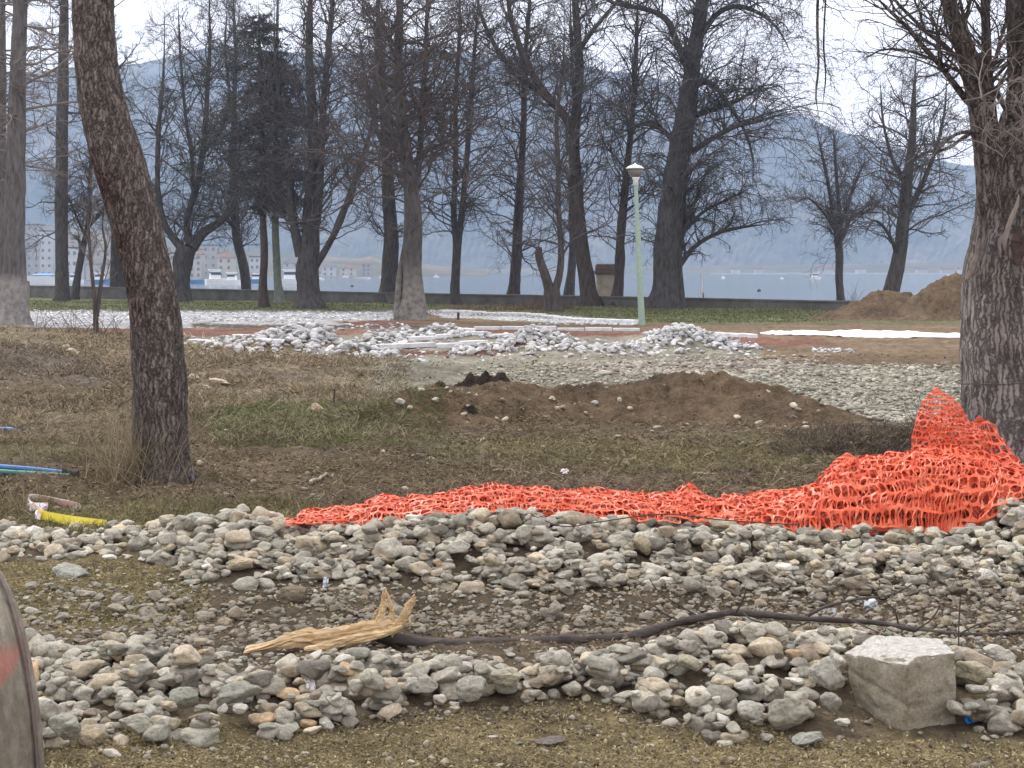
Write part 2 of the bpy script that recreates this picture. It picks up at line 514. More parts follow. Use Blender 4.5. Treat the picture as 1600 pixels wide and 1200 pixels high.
# ---------------------------------------------------------------- trees
def barkmat(name, c, moss=None, pale=None, scale=9, bd=.03):
    m, t, p, o = newmat(name)
    f = noise(t, scale, 6, stretch=(1, 1, .22), rough=.7)
    c1 = ramp(t, f, [(.3, tuple(x * .45 for x in c)), (.5, c), (.7, tuple(x * 1.5 for x in c))])
    t.links.new(c1, p.inputs['Base Color'])
    p.inputs['Roughness'].default_value = .95; p.inputs['Specular IOR Level'].default_value = .15
    if pale:      # lime-washed or lichened foot of the trunk: pale up to a height
        c_ = t.nodes.new('ShaderNodeTexCoord'); s_ = t.nodes.new('ShaderNodeSeparateXYZ'); t.links.new(c_.outputs['Object'], s_.inputs[0])
        mr = nd(t, 'ShaderNodeMapRange'); mr.inputs[1].default_value = pale[0]; mr.inputs[2].default_value = pale[0] + pale[1]
        mr.inputs[3].default_value = 1; mr.inputs[4].default_value = 0
        t.links.new(s_.outputs[2], mr.inputs[0])
        mm = nd(t, 'ShaderNodeMath', operation='MULTIPLY'); t.links.new(mr.outputs[0], mm.inputs[0])
        t.links.new(ramp(t, noise(t, 5, 5), [(.35, (.25,) * 3), (.6, (1, 1, 1))]), mm.inputs[1])
        t.links.new(mixc(t, mm.outputs[0], c1, pale[2]), p.inputs['Base Color'])
    bump(t, p, f, bd)
    return m


M['bark_far'] = barkmat('bark_far', (.078, .072, .072))
M['bark_far_brown'] = barkmat('bark_far_brown', (.08, .067, .062))
M['bark_pale_foot'] = barkmat('bark_pale_foot', (.085, .078, .075), pale=(1.1, 1.4, (.24, .225, .205)))
M['bark_limed'] = barkmat('bark_limed', (.115, .107, .105), pale=(1.5, .35, (.27, .255, .235)))
M['bark_greenish'] = barkmat('bark_greenish', (.10, .11, .10), pale=(1.2, 2.5, (.19, .21, .185)))
M['twig'] = simple('twig', (.088, .080, .080), .9, .3, 3, 0)  # lighter and greyer than bare twigs: some distance haze put into the colour
M['twig_brown'] = simple('twig_brown', (.085, .07, .065), .9, .3, 3, 0)
M['twig_pale'] = simple('twig_pale', (.17, .145, .13), .9, .3, 3, 0)


def grow(P0, D0, L, Rr, k, wig, trop, rg, tip=.35, curl=0):
    """n branches at once: start points, directions, lengths, radii -> polylines"""
    n = len(P0); P = [P0]; D = nrm(D0); st = (L / k)[:, None]
    ax = nrm(rg.normal(size=(n, 3)))
    sg = rg.choice([-1, 1], n)[:, None] * rg.uniform(.3, 1, n)[:, None] * curl
    for i in range(k):
        D = D + rg.normal(size=(n, 3)) * wig + np.array((0, 0, 1.)) * (trop[0] + (trop[1] - trop[0]) * i / k)
        D = D + np.cross(ax, D) * sg
        D = nrm(D); P.append(P[-1] + D * st)
    P = np.stack(P, 1)
    rad = Rr[:, None] * (1 + (tip - 1) * np.linspace(0, 1, k + 1)[None] ** .8)
    return P, rad


def spawn(P, rad, L, per, t0, ang, ratio, rg, rk=.62, up=0., outw=None):
    n, m, _ = P.shape
    t = (np.arange(per)[None] + rg.uniform(0, 1, (n, per))) / per * (1 - t0) + t0
    f = np.clip(t * (m - 1), 0, m - 1.001); i = f.astype(int); f = (f - i)[..., None]
    a = np.take_along_axis(P, i[..., None], 1); b = np.take_along_axis(P, (i + 1)[..., None], 1)
    p = a + (b - a) * f
    T = nrm(b - a)
    r = np.take_along_axis(rad, i, 1)
    rnd = rg.normal(size=T.shape)
    side = nrm(rnd - (rnd * T).sum(-1, keepdims=True) * T)
    an = R(ang) * rg.uniform(.7, 1.3, t.shape)[..., None]
    D = T * np.cos(an) + side * np.sin(an) + np.array((0, 0, up))
    Lc = np.broadcast_to(L[:, None], t.shape) * ratio * rg.uniform(.55, 1.15, t.shape) * (1.15 - .55 * t)
    rc = r * rk * rg.uniform(.7, 1.1, t.shape)
    return p.reshape(-1, 3), D.reshape(-1, 3), Lc.ravel(), rc.ravel()


def limb_poly(pts, D, base, rg, side=0, n=None, depth=0.):
    """pts (px,py,width px) -> world polyline relative to the tree's base, and radii"""
    a = np.array(pts, float)
    n = n or max(8, len(a) * 5)
    s = catmull(a, n)
    X = (s[:, 0] - CX) / F * D; Zz = H - (s[:, 1] - HY) / F * D
    t = np.linspace(0, 1, n)
    Y = D + depth * t * (1.2 - .2 * t)
    k = Y / D      # keeps real size while the limb leans away or towards us
    P = np.stack([X * k, Y, H + (Zz - H) * k], 1)
    rad = np.maximum(s[:, 2] * (1 - .75 * sst(.8, 1, t) * (a[-1, 2] < 5)), .5) / F * D / 2 * k
    return P - base, rad


def trunk_tubes(mb, P, rad, k, rg, rough=.12, flare=False):
    V, q = tubes(P[None], rad[None], k)
    V = V.reshape(len(P), k, 3); c = P[:, None]
    a = np.arange(k) / k * 2 * np.pi
    s = rg.uniform(0, 50)
    z = P[:, 2:3] * 1.2
    n = vnoise(np.cos(a)[None] * 1.6 + s + 0 * z, np.sin(a)[None] * 1.6 + s + 0 * z, z + 0 * a[None]) - .5
    n2 = vnoise(np.cos(a)[None] * 4 + s + 0 * z, np.sin(a)[None] * 4 + s + 0 * z, z * 3 + 0 * a[None]) - .5
    V = c + (V - c) * (1 + n * rough * 2 + n2 * rough)[..., None]
    if flare:
        h = np.clip(1 - P[:, 2] / (rad[0] * 1.6), 0, 1) ** 2
        V = c + (V - c) * (1 + h[:, None] * (.12 + .4 * np.maximum(0, np.sin(a * 3 + s))[None] ** 2))[..., None]
    mb.add(V.reshape(-1, 3), q)


def tree(label, base, limbs, style='curly', mat='bark_far', tw='twig', dens=1.0, spread=1.0, zmin=3.2, group='bare trees along the lake', name='bare_tree', cat='tree', tmin=.0092, D=None, seed=None, top=1e9, depths=None):
    """limbs[0] is the stem; the others start on it. zmin: lowest side branches above the ground"""
    rg = np.random.default_rng(seed if seed is not None else int(abs(base[0]) * 13 + abs(base[1]) * 7 + len(limbs)))
    b = G(*base) if D is None else np.array(((base[0] - CX) / F * D, D, float(Z((base[0] - CX) / F * D, D, False))))
    b = b.astype(float); Dd = b[1]
    root = empty(name, b, label, cat, group)
    mb = MB(); lv = []
    for i, l in enumerate(limbs):
        dp = 0 if i == 0 else (rg.uniform(-3.5, 3.5) if depths is None else depths[i])
        P, r = limb_poly(l, Dd, b, rg, depth=dp)
        if i == 0: P[0, 2] = min(P[0, 2], -.12)
        trunk_tubes(mb, P, r, 14 if r[0] > .12 else 9, rg, flare=(i == 0))
        lv.append((P, r))
    mb.build('trunk', M[mat], root, smooth=True)
    S = dict(
        curly=dict(ang=50, trop=(.0, .12), w=.24, curl=.24, L=4.6, up=.2),
        arch=dict(ang=60, trop=(-.12, .24), w=.22, curl=.20, L=5.0, up=.3),
        droop=dict(ang=60, trop=(.05, -.26), w=.20, curl=.18, L=5.0, up=.4),
        flat=dict(ang=78, trop=(-.02, .04), w=.16, curl=.12, L=4.2, up=.05),
        up=dict(ang=38, trop=(.06, .08), w=.12, curl=.05, L=4.0, up=.2))[style]
    tP, tR, tD, tL = [], [], [], []
    for P, r in lv:
        seg = np.linalg.norm(np.diff(P, axis=0), axis=1); cum = np.concatenate([[0], np.cumsum(seg)])
        n = int(cum[-1] * 4.1 * dens)
        s = rg.uniform(0, cum[-1], n)
        p = np.stack([np.interp(s, cum, P[:, k]) for k in range(3)], 1)
        rr = np.interp(s, cum, r)
        ok = (p[:, 2] > zmin + rg.uniform(-.4, .8, n)) & (p[:, 2] < top)
        p, rr, s = p[ok], rr[ok], s[ok]
        T = nrm(np.stack([np.interp(s + .1, cum, P[:, k]) - np.interp(s - .1, cum, P[:, k]) for k in range(3)], 1))
        az = rg.uniform(0, 2 * np.pi, len(p)); sd = np.stack([np.cos(az), np.sin(az), np.zeros(len(p))], 1)
        an = R(S['ang']) * rg.uniform(.75, 1.2, len(p))[:, None]
        tD.append(T * np.cos(an) + sd * np.sin(an) + np.array((0, 0, S['up'])))
        hh = 1 - .55 * np.clip((p[:, 2] - zmin) / 18, 0, 1)
        tL.append(S['L'] * 1.12 * spread * rg.uniform(.3, 1.15, len(p)) * hh)
        tP.append(p); tR.append(np.clip(rr * .42, tmin * 1.6, .055) * rg.uniform(.6, 1.1, len(p)))
    P0, D0, L0, R0 = map(np.concatenate, (tP, tD, tL, tR))
    mbt = MB()
    P1, r1 = grow(P0, D0, L0, R0, 9, S['w'] * .8, S['trop'], rg, .4, S['curl'] * .6)
    mbt.add(*tubes(P1, r1, 5))
    a = spawn(P1, r1, L0, 8, .25, 48, .44, rg, .6)
    P2, r2 = grow(a[0], a[1], a[2], np.maximum(a[3], tmin * 1.15), 6, S['w'], S['trop'], rg, .55, S['curl'])
    mbt.add(*tubes(P2, r2, 4))
    a = spawn(P2, r2, a[2], 5, .25, 46, .62, rg, .68)
    P3, r3 = grow(a[0], a[1], a[2], np.maximum(a[3], tmin), 4, S['w'] * 1.2, S['trop'], rg, .7, S['curl'] * 1.4)
    keep = a[2] > .12
    mbt.add(*tubes(P3[keep], r3[keep], 3))
    mbt.build('crown', M[tw], root, smooth=True)
    return root, b


GR = 'bare trees along the lake'
T_ = tree
T_('straight dark trunk between the lime-washed tree and the leaning thin tree at the left', (97, 470), [[(97, 472, 25), (97, 430, 21), (96, 300, 19), (99, 100, 16), (101, -20, 11), (103, -160, 4)]], 'flat', dens=1.1)
T_('thin dark tree leaning right just left of the pine, behind the twin-stemmed sapling', (118, 468), [[(116, 468, 13), (122, 430, 11), (130, 385, 10), (138, 345, 8), (140, 290, 6), (143, 200, 4), (140, 120, 2)],
     [(137, 355, 6), (158, 330, 5), (182, 290, 3), (190, 250, 2)], [(134, 370, 5), (118, 335, 4), (104, 300, 3)]], 'curly', dens=1.2, spread=.6, zmin=2.5)
T_('stout dark trunk mostly hidden behind the leaning pine', (186, 467), [[(186, 467, 28), (184, 420, 24), (184, 340, 21), (178, 230, 16), (176, 80, 10), (170, -120, 4)]], 'curly', dens=1.0)
T_('dark lakeside tree that forks low into three curving limbs, right of the pine', (283, 471), [[(283, 471, 34), (283, 440, 29), (287, 405, 31), (293, 384, 30)],
     [(285, 390, 14), (268, 368, 12), (255, 345, 11), (248, 310, 9), (246, 270, 8), (248, 200, 7), (255, 120, 5), (258, 20, 3)],
     [(296, 382, 13), (292, 352, 11), (298, 320, 10), (309, 280, 9), (316, 240, 9), (322, 180, 8), (325, 120, 7), (328, 60, 6), (325, -60, 3)],
     [(300, 388, 17), (316, 365, 15), (335, 352, 13), (350, 340, 11), (362, 315, 8), (372, 280, 5), (388, 250, 3)],
     [(302, 300, 7), (300, 250, 6), (290, 180, 5), (282, 90, 4), (278, 0, 3)], [(316, 240, 8), (345, 200, 6), (358, 150, 5), (352, 80, 4), (355, 0, 2)]], 'curly', dens=1.05, zmin=2.2)
T_('slim dark tree bending left at its foot, behind a white motorboat', (384, 467), [[(385, 467, 17), (383, 430, 16), (377, 400, 15), (370, 370, 14), (367, 320, 12), (365, 250, 10), (366, 170, 8), (368, 90, 6), (365, 0, 4), (366, -80, 2)],
     [(372, 362, 7), (352, 342, 6), (330, 338, 4), (310, 350, 3)]], 'curly', dens=1.2, zmin=2.6)
T_('massive grey trunk dividing low into several upright limbs, left of centre', (483, 482), [[(485, 484, 46), (482, 455, 36), (480, 420, 38), (484, 380, 30), (487, 300, 22), (490, 230, 19), (487, 150, 15), (483, 80, 12), (485, 0, 10), (485, -150, 4)],
     [(470, 400, 18), (462, 365, 15), (456, 320, 12), (450, 250, 10), (440, 180, 8), (430, 90, 5), (428, 0, 3)],
     [(495, 350, 14), (501, 260, 12), (505, 170, 10), (512, 90, 9), (520, 0, 7), (525, -100, 3)],
     [(492, 418, 12), (510, 388, 11), (530, 350, 10), (545, 310, 9), (562, 260, 8), (580, 200, 6), (592, 130, 5), (602, 50, 3)]], 'curly', dens=1.25, zmin=3.0)
T_('tall straight dark trunk just left of the pale-footed tree', (607, 473), [[(606, 474, 34), (608, 440, 27), (611, 385, 24), (608, 320, 20), (605, 250, 17), (600, 170, 13), (596, 90, 10), (590, 0, 7), (588, -130, 3)],
     [(604, 240, 8), (585, 190, 7), (570, 120, 5), (560, 40, 4)]], 'arch', dens=1.1, zmin=3.3)
T_('thick pale-footed trunk with a second stem at its side, left of the picture centre', (645, 500), [[(643, 501, 44), (645, 465, 37), (645, 420, 32), (645, 370, 29), (643, 300, 24), (632, 230, 20), (625, 150, 16), (622, 80, 13), (625, 0, 10), (625, -130, 5)],
     [(622, 503, 15), (622, 470, 12), (625, 430, 11), (633, 385, 9), (638, 350, 7)], [(645, 330, 13), (655, 250, 11), (661, 150, 9), (666, 60, 7), (668, -60, 3)], [(637, 265, 10), (612, 200, 8), (592, 130, 7), (585, 40, 4)]],
   'arch', 'bark_pale_foot', 'twig_brown', dens=1.5, zmin=3.4, depths=[0, 0, 2, -1.5])
T_('slender dark tree splitting into two parallel upright stems, right of the pale-footed tree', (712, 476), [[(712, 476, 16), (711, 440, 14), (714, 380, 14), (709, 330, 9), (712, 250, 8), (712, 150, 7), (718, 50, 6), (718, -100, 3)],
     [(716, 385, 10), (725, 300, 9), (733, 200, 8), (740, 100, 6), (748, -20, 3)]], 'arch', dens=1.2, zmin=2.6)
T_('straight tapering dark tree halfway between the twin-stemmed one and the broken one', (801, 474), [[(800, 475, 27), (804, 440, 19), (808, 380, 16), (812, 300, 13), (818, 200, 10), (820, 100, 8), (828, 0, 6), (832, -120, 3)]], 'arch', dens=1.5, spread=1.1, zmin=2.0, tw='twig_brown')
T_('low dark V-shaped tree with one limb snapped off short', (866, 487), [[(866, 488, 28), (863, 465, 25), (862, 452, 23)], [(860, 460, 16), (851, 428, 14), (842, 402, 12), (842, 386, 8)],
     [(866, 458, 14), (875, 425, 12), (877, 395, 10), (873, 330, 8), (872, 260, 8), (870, 180, 6), (880, 100, 4), (882, 0, 3)]], 'curly', 'bark_far_brown', dens=1.2, spread=.7, zmin=2.2, depths=[0, 0, 1])
T_('slim grey trunk behind and right of the low V-shaped tree', (888, 469), [[(888, 469, 18), (893, 425, 14), (895, 380, 12), (893, 300, 10), (898, 200, 7), (893, 80, 5), (890, -60, 3)]], 'arch', dens=.9, zmin=3.2)
T_('tall brown trunk forking high into a long left limb, beside the beige pillar', (922, 479), [[(924, 480, 34), (918, 445, 26), (911, 400, 24), (903, 340, 22), (900, 280, 20), (897, 220, 18), (900, 170, 15), (905, 120, 14), (903, 60, 12), (898, 0, 11), (895, -120, 5)],
     [(898, 212, 15), (880, 178, 14), (855, 150, 12), (826, 105, 11), (808, 60, 9), (795, 10, 7), (788, -80, 4)], [(858, 152, 9), (820, 128, 9), (786, 90, 8), (765, 55, 7), (751, 20, 5), (738, -40, 3)],
     [(904, 80, 9), (925, 50, 7), (945, 25, 6), (965, 0, 5), (985, -50, 3)]], 'curly', 'bark_far_brown', dens=1.0, zmin=3.6)
T_('narrow dark trunk between the beige pillar and the lamp post', (963, 478), [[(961, 478, 25), (966, 450, 17), (968, 420, 16), (970, 370, 14), (976, 300, 12), (983, 230, 10), (990, 150, 8), (995, 50, 7), (1000, -90, 3)]], 'curly', 'bark_far_brown', dens=1.5, zmin=2.8, tw='twig_brown')
T_('biggest dark lakeside trunk right of the lamp post, bending into drooping branches', (1040, 482), [[(1039, 483, 50), (1042, 440, 44), (1046, 370, 44), (1054, 295, 40), (1065, 220, 35), (1075, 160, 29), (1082, 100, 25), (1090, 50, 22), (1097, 0, 20), (1105, -80, 13), (1110, -170, 5)],
     [(1078, 112, 12), (1060, 72, 11), (1042, 32, 10), (1010, 15, 8), (960, 5, 6), (930, -12, 3)], [(1080, 238, 10), (1110, 218, 8), (1148, 198, 7), (1190, 188, 5), (1240, 172, 2)],
     [(1092, 60, 10), (1120, 22, 9), (1150, 10, 8), (1185, 20, 6), (1215, 45, 4), (1240, 90, 3)], [(1062, 230, 9), (1030, 200, 8), (1000, 195, 6), (965, 210, 3)], [(1088, 180, 9), (1130, 165, 8), (1165, 150, 5), (1180, 125, 3)],
     [(1084, 135, 8), (1110, 130, 8), (1140, 165, 6), (1168, 215, 5), (1180, 270, 3)]], 'droop', dens=1.35, spread=1.15, zmin=3.8)
T_('thin dark tree hugging the biggest trunk, its limbs spreading low to the right', (1064, 482), [[(1064, 483, 16), (1062, 440, 13), (1060, 412, 12), (1063, 380, 9), (1075, 340, 7), (1092, 300, 5), (1110, 250, 3)], [(1062, 415, 9), (1085, 386, 7), (1120, 365, 6), (1160, 355, 5), (1205, 350, 2)],
     [(1060, 420, 7), (1054, 385, 6), (1048, 345, 4)], [(1070, 360, 6), (1100, 330, 5), (1140, 310, 4), (1180, 290, 2)]], 'droop', dens=1.4, spread=.62, zmin=2.0)
T_('small bare tree with a spreading top standing alone against the water', (1315, 474), [[(1315, 476, 14), (1311, 440, 12), (1312, 400, 12), (1309, 368, 12)], [(1308, 375, 8), (1300, 325, 6), (1291, 270, 5), (1275, 200, 2)], [(1310, 375, 7), (1311, 330, 6), (1306, 260, 5), (1302, 200, 3)],
     [(1312, 380, 6), (1327, 345, 6), (1344, 333, 5), (1380, 332, 3)], [(1311, 365, 5), (1330, 300, 4), (1352, 250, 2)], [(1308, 365, 5), (1285, 330, 4), (1262, 310, 3), (1240, 320, 2)]], 'curly', dens=1.35, spread=.46, zmin=2.6, tmin=.007)
T_('dark tree leaning right behind the brown earth piles', (1391, 470), [[(1388, 472, 25), (1395, 445, 24), (1405, 400, 22), (1412, 340, 19), (1418, 280, 16), (1425, 220, 12), (1428, 150, 8), (1432, 80, 4)], [(1412, 345, 9), (1440, 290, 8), (1460, 240, 6), (1475, 180, 4), (1480, 110, 2)],
     [(1405, 400, 6), (1385, 360, 5), (1365, 345, 4), (1350, 370, 2)], [(1420, 300, 7), (1395, 250, 6), (1380, 190, 4), (1375, 120, 2)]], 'arch', dens=1.25, spread=.8, zmin=2.6, D=73, tmin=.008)
T_('leafless twin-stemmed sapling left of the leaning pine', (152, 525), [[(150, 526, 10), (149, 490, 8), (146, 450, 6), (141, 400, 5), (138, 340, 4), (141, 280, 2)], [(151, 495, 7), (158, 440, 6), (165, 390, 4), (160, 350, 3), (166, 300, 2)]], 'up', 'bark_far_brown', 'twig_pale', dens=1.0, spread=.3, zmin=1.0, group='saplings', tmin=.006, depths=[0, .3])
T_('grey lime-footed tree with level twiggy branches at the left edge', (22, 508), [[(22, 510, 42), (22, 460, 38), (23, 425, 34), (22, 380, 31), (24, 300, 31), (26, 200, 29), (28, 100, 24), (32, 0, 22), (34, -150, 12), (35, -260, 4)]], 'flat', 'bark_limed', 'twig_pale', dens=1.3, spread=.9, zmin=4.4, group='trees by the left edge', tmin=.008)
T_('pale grey trunk cut by the left edge of the picture', (-6, 500), [[(-6, 502, 30), (-2, 430, 24), (0, 300, 20), (2, 150, 15), (3, -50, 10), (4, -200, 4)]], 'flat', 'bark_limed', 'twig_pale', dens=1.0, spread=.8, zmin=5, group='trees by the left edge', tmin=.008)

# the two conifers whose dark mass fills the view left of centre
def conifer(label, base, stem, z0, z1, rmax, nb, mat='bark_greenish', seed=3, dens=1.0):
    rg = np.random.default_rng(seed)
    b = G(*base); root = empty('conifer_tree', b, label, 'tree', 'conifers')
    mb = MB(); P, r = limb_poly(stem, b[1], b, rg); P[0, 2] = -.1
    trunk_tubes(mb, P, r, 12, rg, .06, True); mb.build('trunk', M[mat], root, smooth=True)
    h = z0 + (z1 - z0) * rg.uniform(0, 1, nb) ** 1.15
    p0 = np.stack([np.interp(h, P[:, 2], P[:, 0]), np.interp(h, P[:, 2], P[:, 1]), h], 1)
    az = rg.uniform(0, 2 * np.pi, nb)
    d = np.stack([np.cos(az), np.sin(az), rg.uniform(-.25, .25, nb)], 1)
    tt = (h - z0) / (z1 - z0)
    L = rmax * (np.clip(tt * 5, .3, 1)) * (1 - tt ** 2.2 * .8) * (.75 + .5 * vnoise(az * 1.3, h * .7)) * rg.uniform(.5, 1.1, nb)
    B, br = grow(p0, d, L, np.full(nb, .028), 7, .12, (-.1, .12), rg, .4)
    mbt = MB(); mbt.add(*tubes(B, br, 4))
    a = spawn(B, br, L, 9, .2, 55, .38, rg, .6)
    B2, b2 = grow(a[0], a[1], a[2], np.full(len(a[0]), .012), 4, .2, (-.12, .0), rg, .6)
    mbt.add(*tubes(B2, b2, 3)); mbt.build('branches', M['twig'], root, smooth=True)
    # needle sprays: small narrow leaves along every side twig
    per = int(11 * dens); t = rg.uniform(0, 1, (len(B2), per)); f = t * 4 - 1e-4; i = np.clip(f.astype(int), 0, 3); f = (f - i)[..., None]
    a0 = np.take_along_axis(B2, i[..., None], 1); a1 = np.take_along_axis(B2, (i + 1)[..., None], 1)
    c = (a0 + (a1 - a0) * f).reshape(-1, 3); keep = rg.uniform(0, 1, len(c)) < .85; c = c[keep]
    dd = nrm(rg.normal(size=c.shape) + np.array((0, 0, -.5))) * rg.uniform(.07, .16, len(c))[:, None]
    sd = nrm(np.cross(dd, rg.normal(size=c.shape))) * rg.uniform(.012, .03, len(c))[:, None]
    V = np.stack([c - sd * .4, c + dd * .5 - sd, c + dd, c + dd * .5 + sd, ], 1).reshape(-1, 3)
    mesh('foliage', V, np.arange(len(V)).reshape(-1, 4), M['needles'], root)
    return root


M['needles'] = simple('needles', (.055, .060, .055), .8, .45, 1.3, 0)
conifer('dense dark conifer on a slim straight trunk, the left of the two dark evergreens', (412, 480), [(412, 482, 19), (411, 440, 13), (413, 400, 12), (411, 340, 11), (410, 250, 10), (408, 150, 7), (405, 60, 5), (404, 0, 2)], 5.0, 15.2, 4.3, 330, 'bark_far_brown', 4)
conifer('dark conifer on a grey-green trunk, the right of the two dark evergreens', (437, 474), [(438, 475, 18), (434, 440, 13), (432, 400, 12), (430, 350, 11), (431, 250, 9), (432, 120, 6), (434, 0, 4), (435, -60, 2)], 5.2, 15.0, 3.4, 280, 'bark_greenish', 6)

# ---------------------------------------------------------------- the two big trunks near the camera
def bark_near(name, c_lo, c, c_hi, red=None, pale=None, sx=30, sz=5.):
    m, t, p, o = newmat(name)
    tc = t.nodes.new('ShaderNodeTexCoord')
    mp = t.nodes.new('ShaderNodeMapping'); mp.inputs['Scale'].default_value = (1, 1, sz / sx)
    wn = nd(t, 'ShaderNodeTexNoise', Scale=11., Detail=6, Roughness=.7)
    t.links.new(tc.outputs['Object'], wn.inputs['Vector'])
    va = nd(t, 'ShaderNodeVectorMath', operation='MULTIPLY_ADD'); va.inputs[1].default_value = (.13, .13, .42)
    t.links.new(wn.outputs['Color'], va.inputs[0]); t.links.new(tc.outputs['Object'], va.inputs[2])
    t.links.new(va.outputs[0], mp.inputs[0])
    v = nd(t, 'ShaderNodeTexVoronoi', Scale=float(sx), feature='DISTANCE_TO_EDGE'); t.links.new(mp.outputs[0], v.inputs['Vector'])
    v2 = nd(t, 'ShaderNodeTexVoronoi', Scale=float(sx)); t.links.new(mp.outputs[0], v2.inputs['Vector'])
    pl = ramp(t, v.outputs['Distance'], [(0, (0, 0, 0)), (.06, (.35,) * 3), (.16, (.8,) * 3), (.45, (1, 1, 1))])
    f = noise(t, 22, 8, stretch=(1, 1, .35), rough=.75)
    cc = ramp(t, f, [(.3, c_lo), (.5, c), (.68, c_hi)])
    cc = mul(t, cc, ramp(t, v2.outputs['Color'], [(.1, (.72, .72, .72)), (.9, (1.2, 1.2, 1.2))]))
    cc = mul(t, cc, ramp(t, pl, [(0, (.30, .27, .26)), (.5, (1, 1, 1))]))
    if red:      # reddish inner bark on one flank
        g = noise(t, 2.2, 4)
        s_ = t.nodes.new('ShaderNodeSeparateXYZ'); t.links.new(tc.outputs['Object'], s_.inputs[0])
        a1 = nd(t, 'ShaderNodeMapRange'); a1.inputs[1].default_value = red[0]; a1.inputs[2].default_value = red[1]; t.links.new(s_.outputs[2], a1.inputs[0])
        a2 = nd(t, 'ShaderNodeMapRange'); a2.inputs[1].default_value = red[3]; a2.inputs[2].default_value = red[2]; t.links.new(s_.outputs[2], a2.inputs[0])
        mm = nd(t, 'ShaderNodeMath', operation='MULTIPLY'); t.links.new(a1.outputs[0], mm.inputs[0]); t.links.new(a2.outputs[0], mm.inputs[1])
        m3 = nd(t, 'ShaderNodeMath', operation='MULTIPLY'); t.links.new(mm.outputs[0], m3.inputs[0]); t.links.new(ramp(t, g, [(.42, (.15,) * 3), (.6, (1,) * 3)]), m3.inputs[1])
        gm = nd(t, 'ShaderNodeNewGeometry'); sn = t.nodes.new('ShaderNodeSeparateXYZ'); t.links.new(gm.outputs['True Normal'], sn.inputs[0])
        a4 = nd(t, 'ShaderNodeMapRange'); a4.inputs[1].default_value = .25; a4.inputs[2].default_value = -.7; t.links.new(sn.outputs[0], a4.inputs[0])
        m4 = nd(t, 'ShaderNodeMath', operation='MULTIPLY'); t.links.new(m3.outputs[0], m4.inputs[0]); t.links.new(a4.outputs[0], m4.inputs[1])
        cc = mixc(t, m4.outputs[0], cc, mul(t, ramp(t, f, [(.3, (.06, .034, .03)), (.7, (.19, .10, .08))]), pl))
    if pale:
        g = noise(t, 2.6, 5)
        s_ = t.nodes.new('ShaderNodeSeparateXYZ'); t.links.new(tc.outputs['Object'], s_.inputs[0])
        a1 = nd(t, 'ShaderNodeMapRange'); a1.inputs[1].default_value = pale[1]; a1.inputs[2].default_value = pale[0]; t.links.new(s_.outputs[2], a1.inputs[0])
        m3 = nd(t, 'ShaderNodeMath', operation='MULTIPLY'); t.links.new(a1.outputs[0], m3.inputs[0]); t.links.new(ramp(t, g, [(.36, (.35,) * 3), (.55, (1,) * 3)]), m3.inputs[1])
        cc = mixc(t, m3.outputs[0], cc, mul(t, ramp(t, f, [(.3, pale[2]), (.7, pale[3])]), pl, .6))
    t.links.new(cc, p.inputs['Base Color'])
    p.inputs['Roughness'].default_value = .9; p.inputs['Specular IOR Level'].default_value = .2
    bump(t, p, pl, .022); bump(t, p, f, .012)
    return m


def big_trunk(name, stems, D, b, mat, parent, amp, rg, k=150, bark_f=8., plates=.5):
    mb = MB()
    for i, (pts, dep, flare) in enumerate(stems):
        L = abs(pts[0][1] - pts[-1][1]) / F * D
        n = int(max(40, L / .028))
        P, r = limb_poly(pts, D, b, rg, n=n, depth=dep)
        kk = max(24, int(k * min(1, r[0] / .3)))
        V, q = tubes(P[None], r[None], kk); V = V.reshape(n, kk, 3); c = P[:, None]
        d = nrm(V - c)
        X = V + b
        lo = fbm(X[..., 0] * 2.2, X[..., 1] * 2.2, X[..., 2] * 1.1, 3, 3) - .5
        wv = fbm(X[..., 0] * 6, X[..., 1] * 6, X[..., 2] * 3, 2, 9)
        rid = 1 - np.abs(fbm(X[..., 0] * bark_f * 2 + wv, X[..., 1] * bark_f * 2 + wv, X[..., 2] * bark_f * .42, 3, 13) * 2 - 1) * 2
        off = lo * amp * 3 * np.minimum(1, r[:, None] / .2) + (-rid) * amp * plates * np.minimum(1, r[:, None] / .2)
        if flare:
            a = np.arange(kk) / kk * 2 * np.pi
            h = np.clip(1 - (P[:, 2] - P[0, 2]) / flare, 0, 1) ** 2.2
            off = off + h[:, None] * r[0] * (.18 + .28 * np.maximum(0, np.sin(a * 4 + 1) + .5 * np.sin(a * 7))[None])
        V = V + d * off[..., None]
        mb.add(V.reshape(-1, 3), q)
    return mb.build(name, mat, parent, smooth=True)


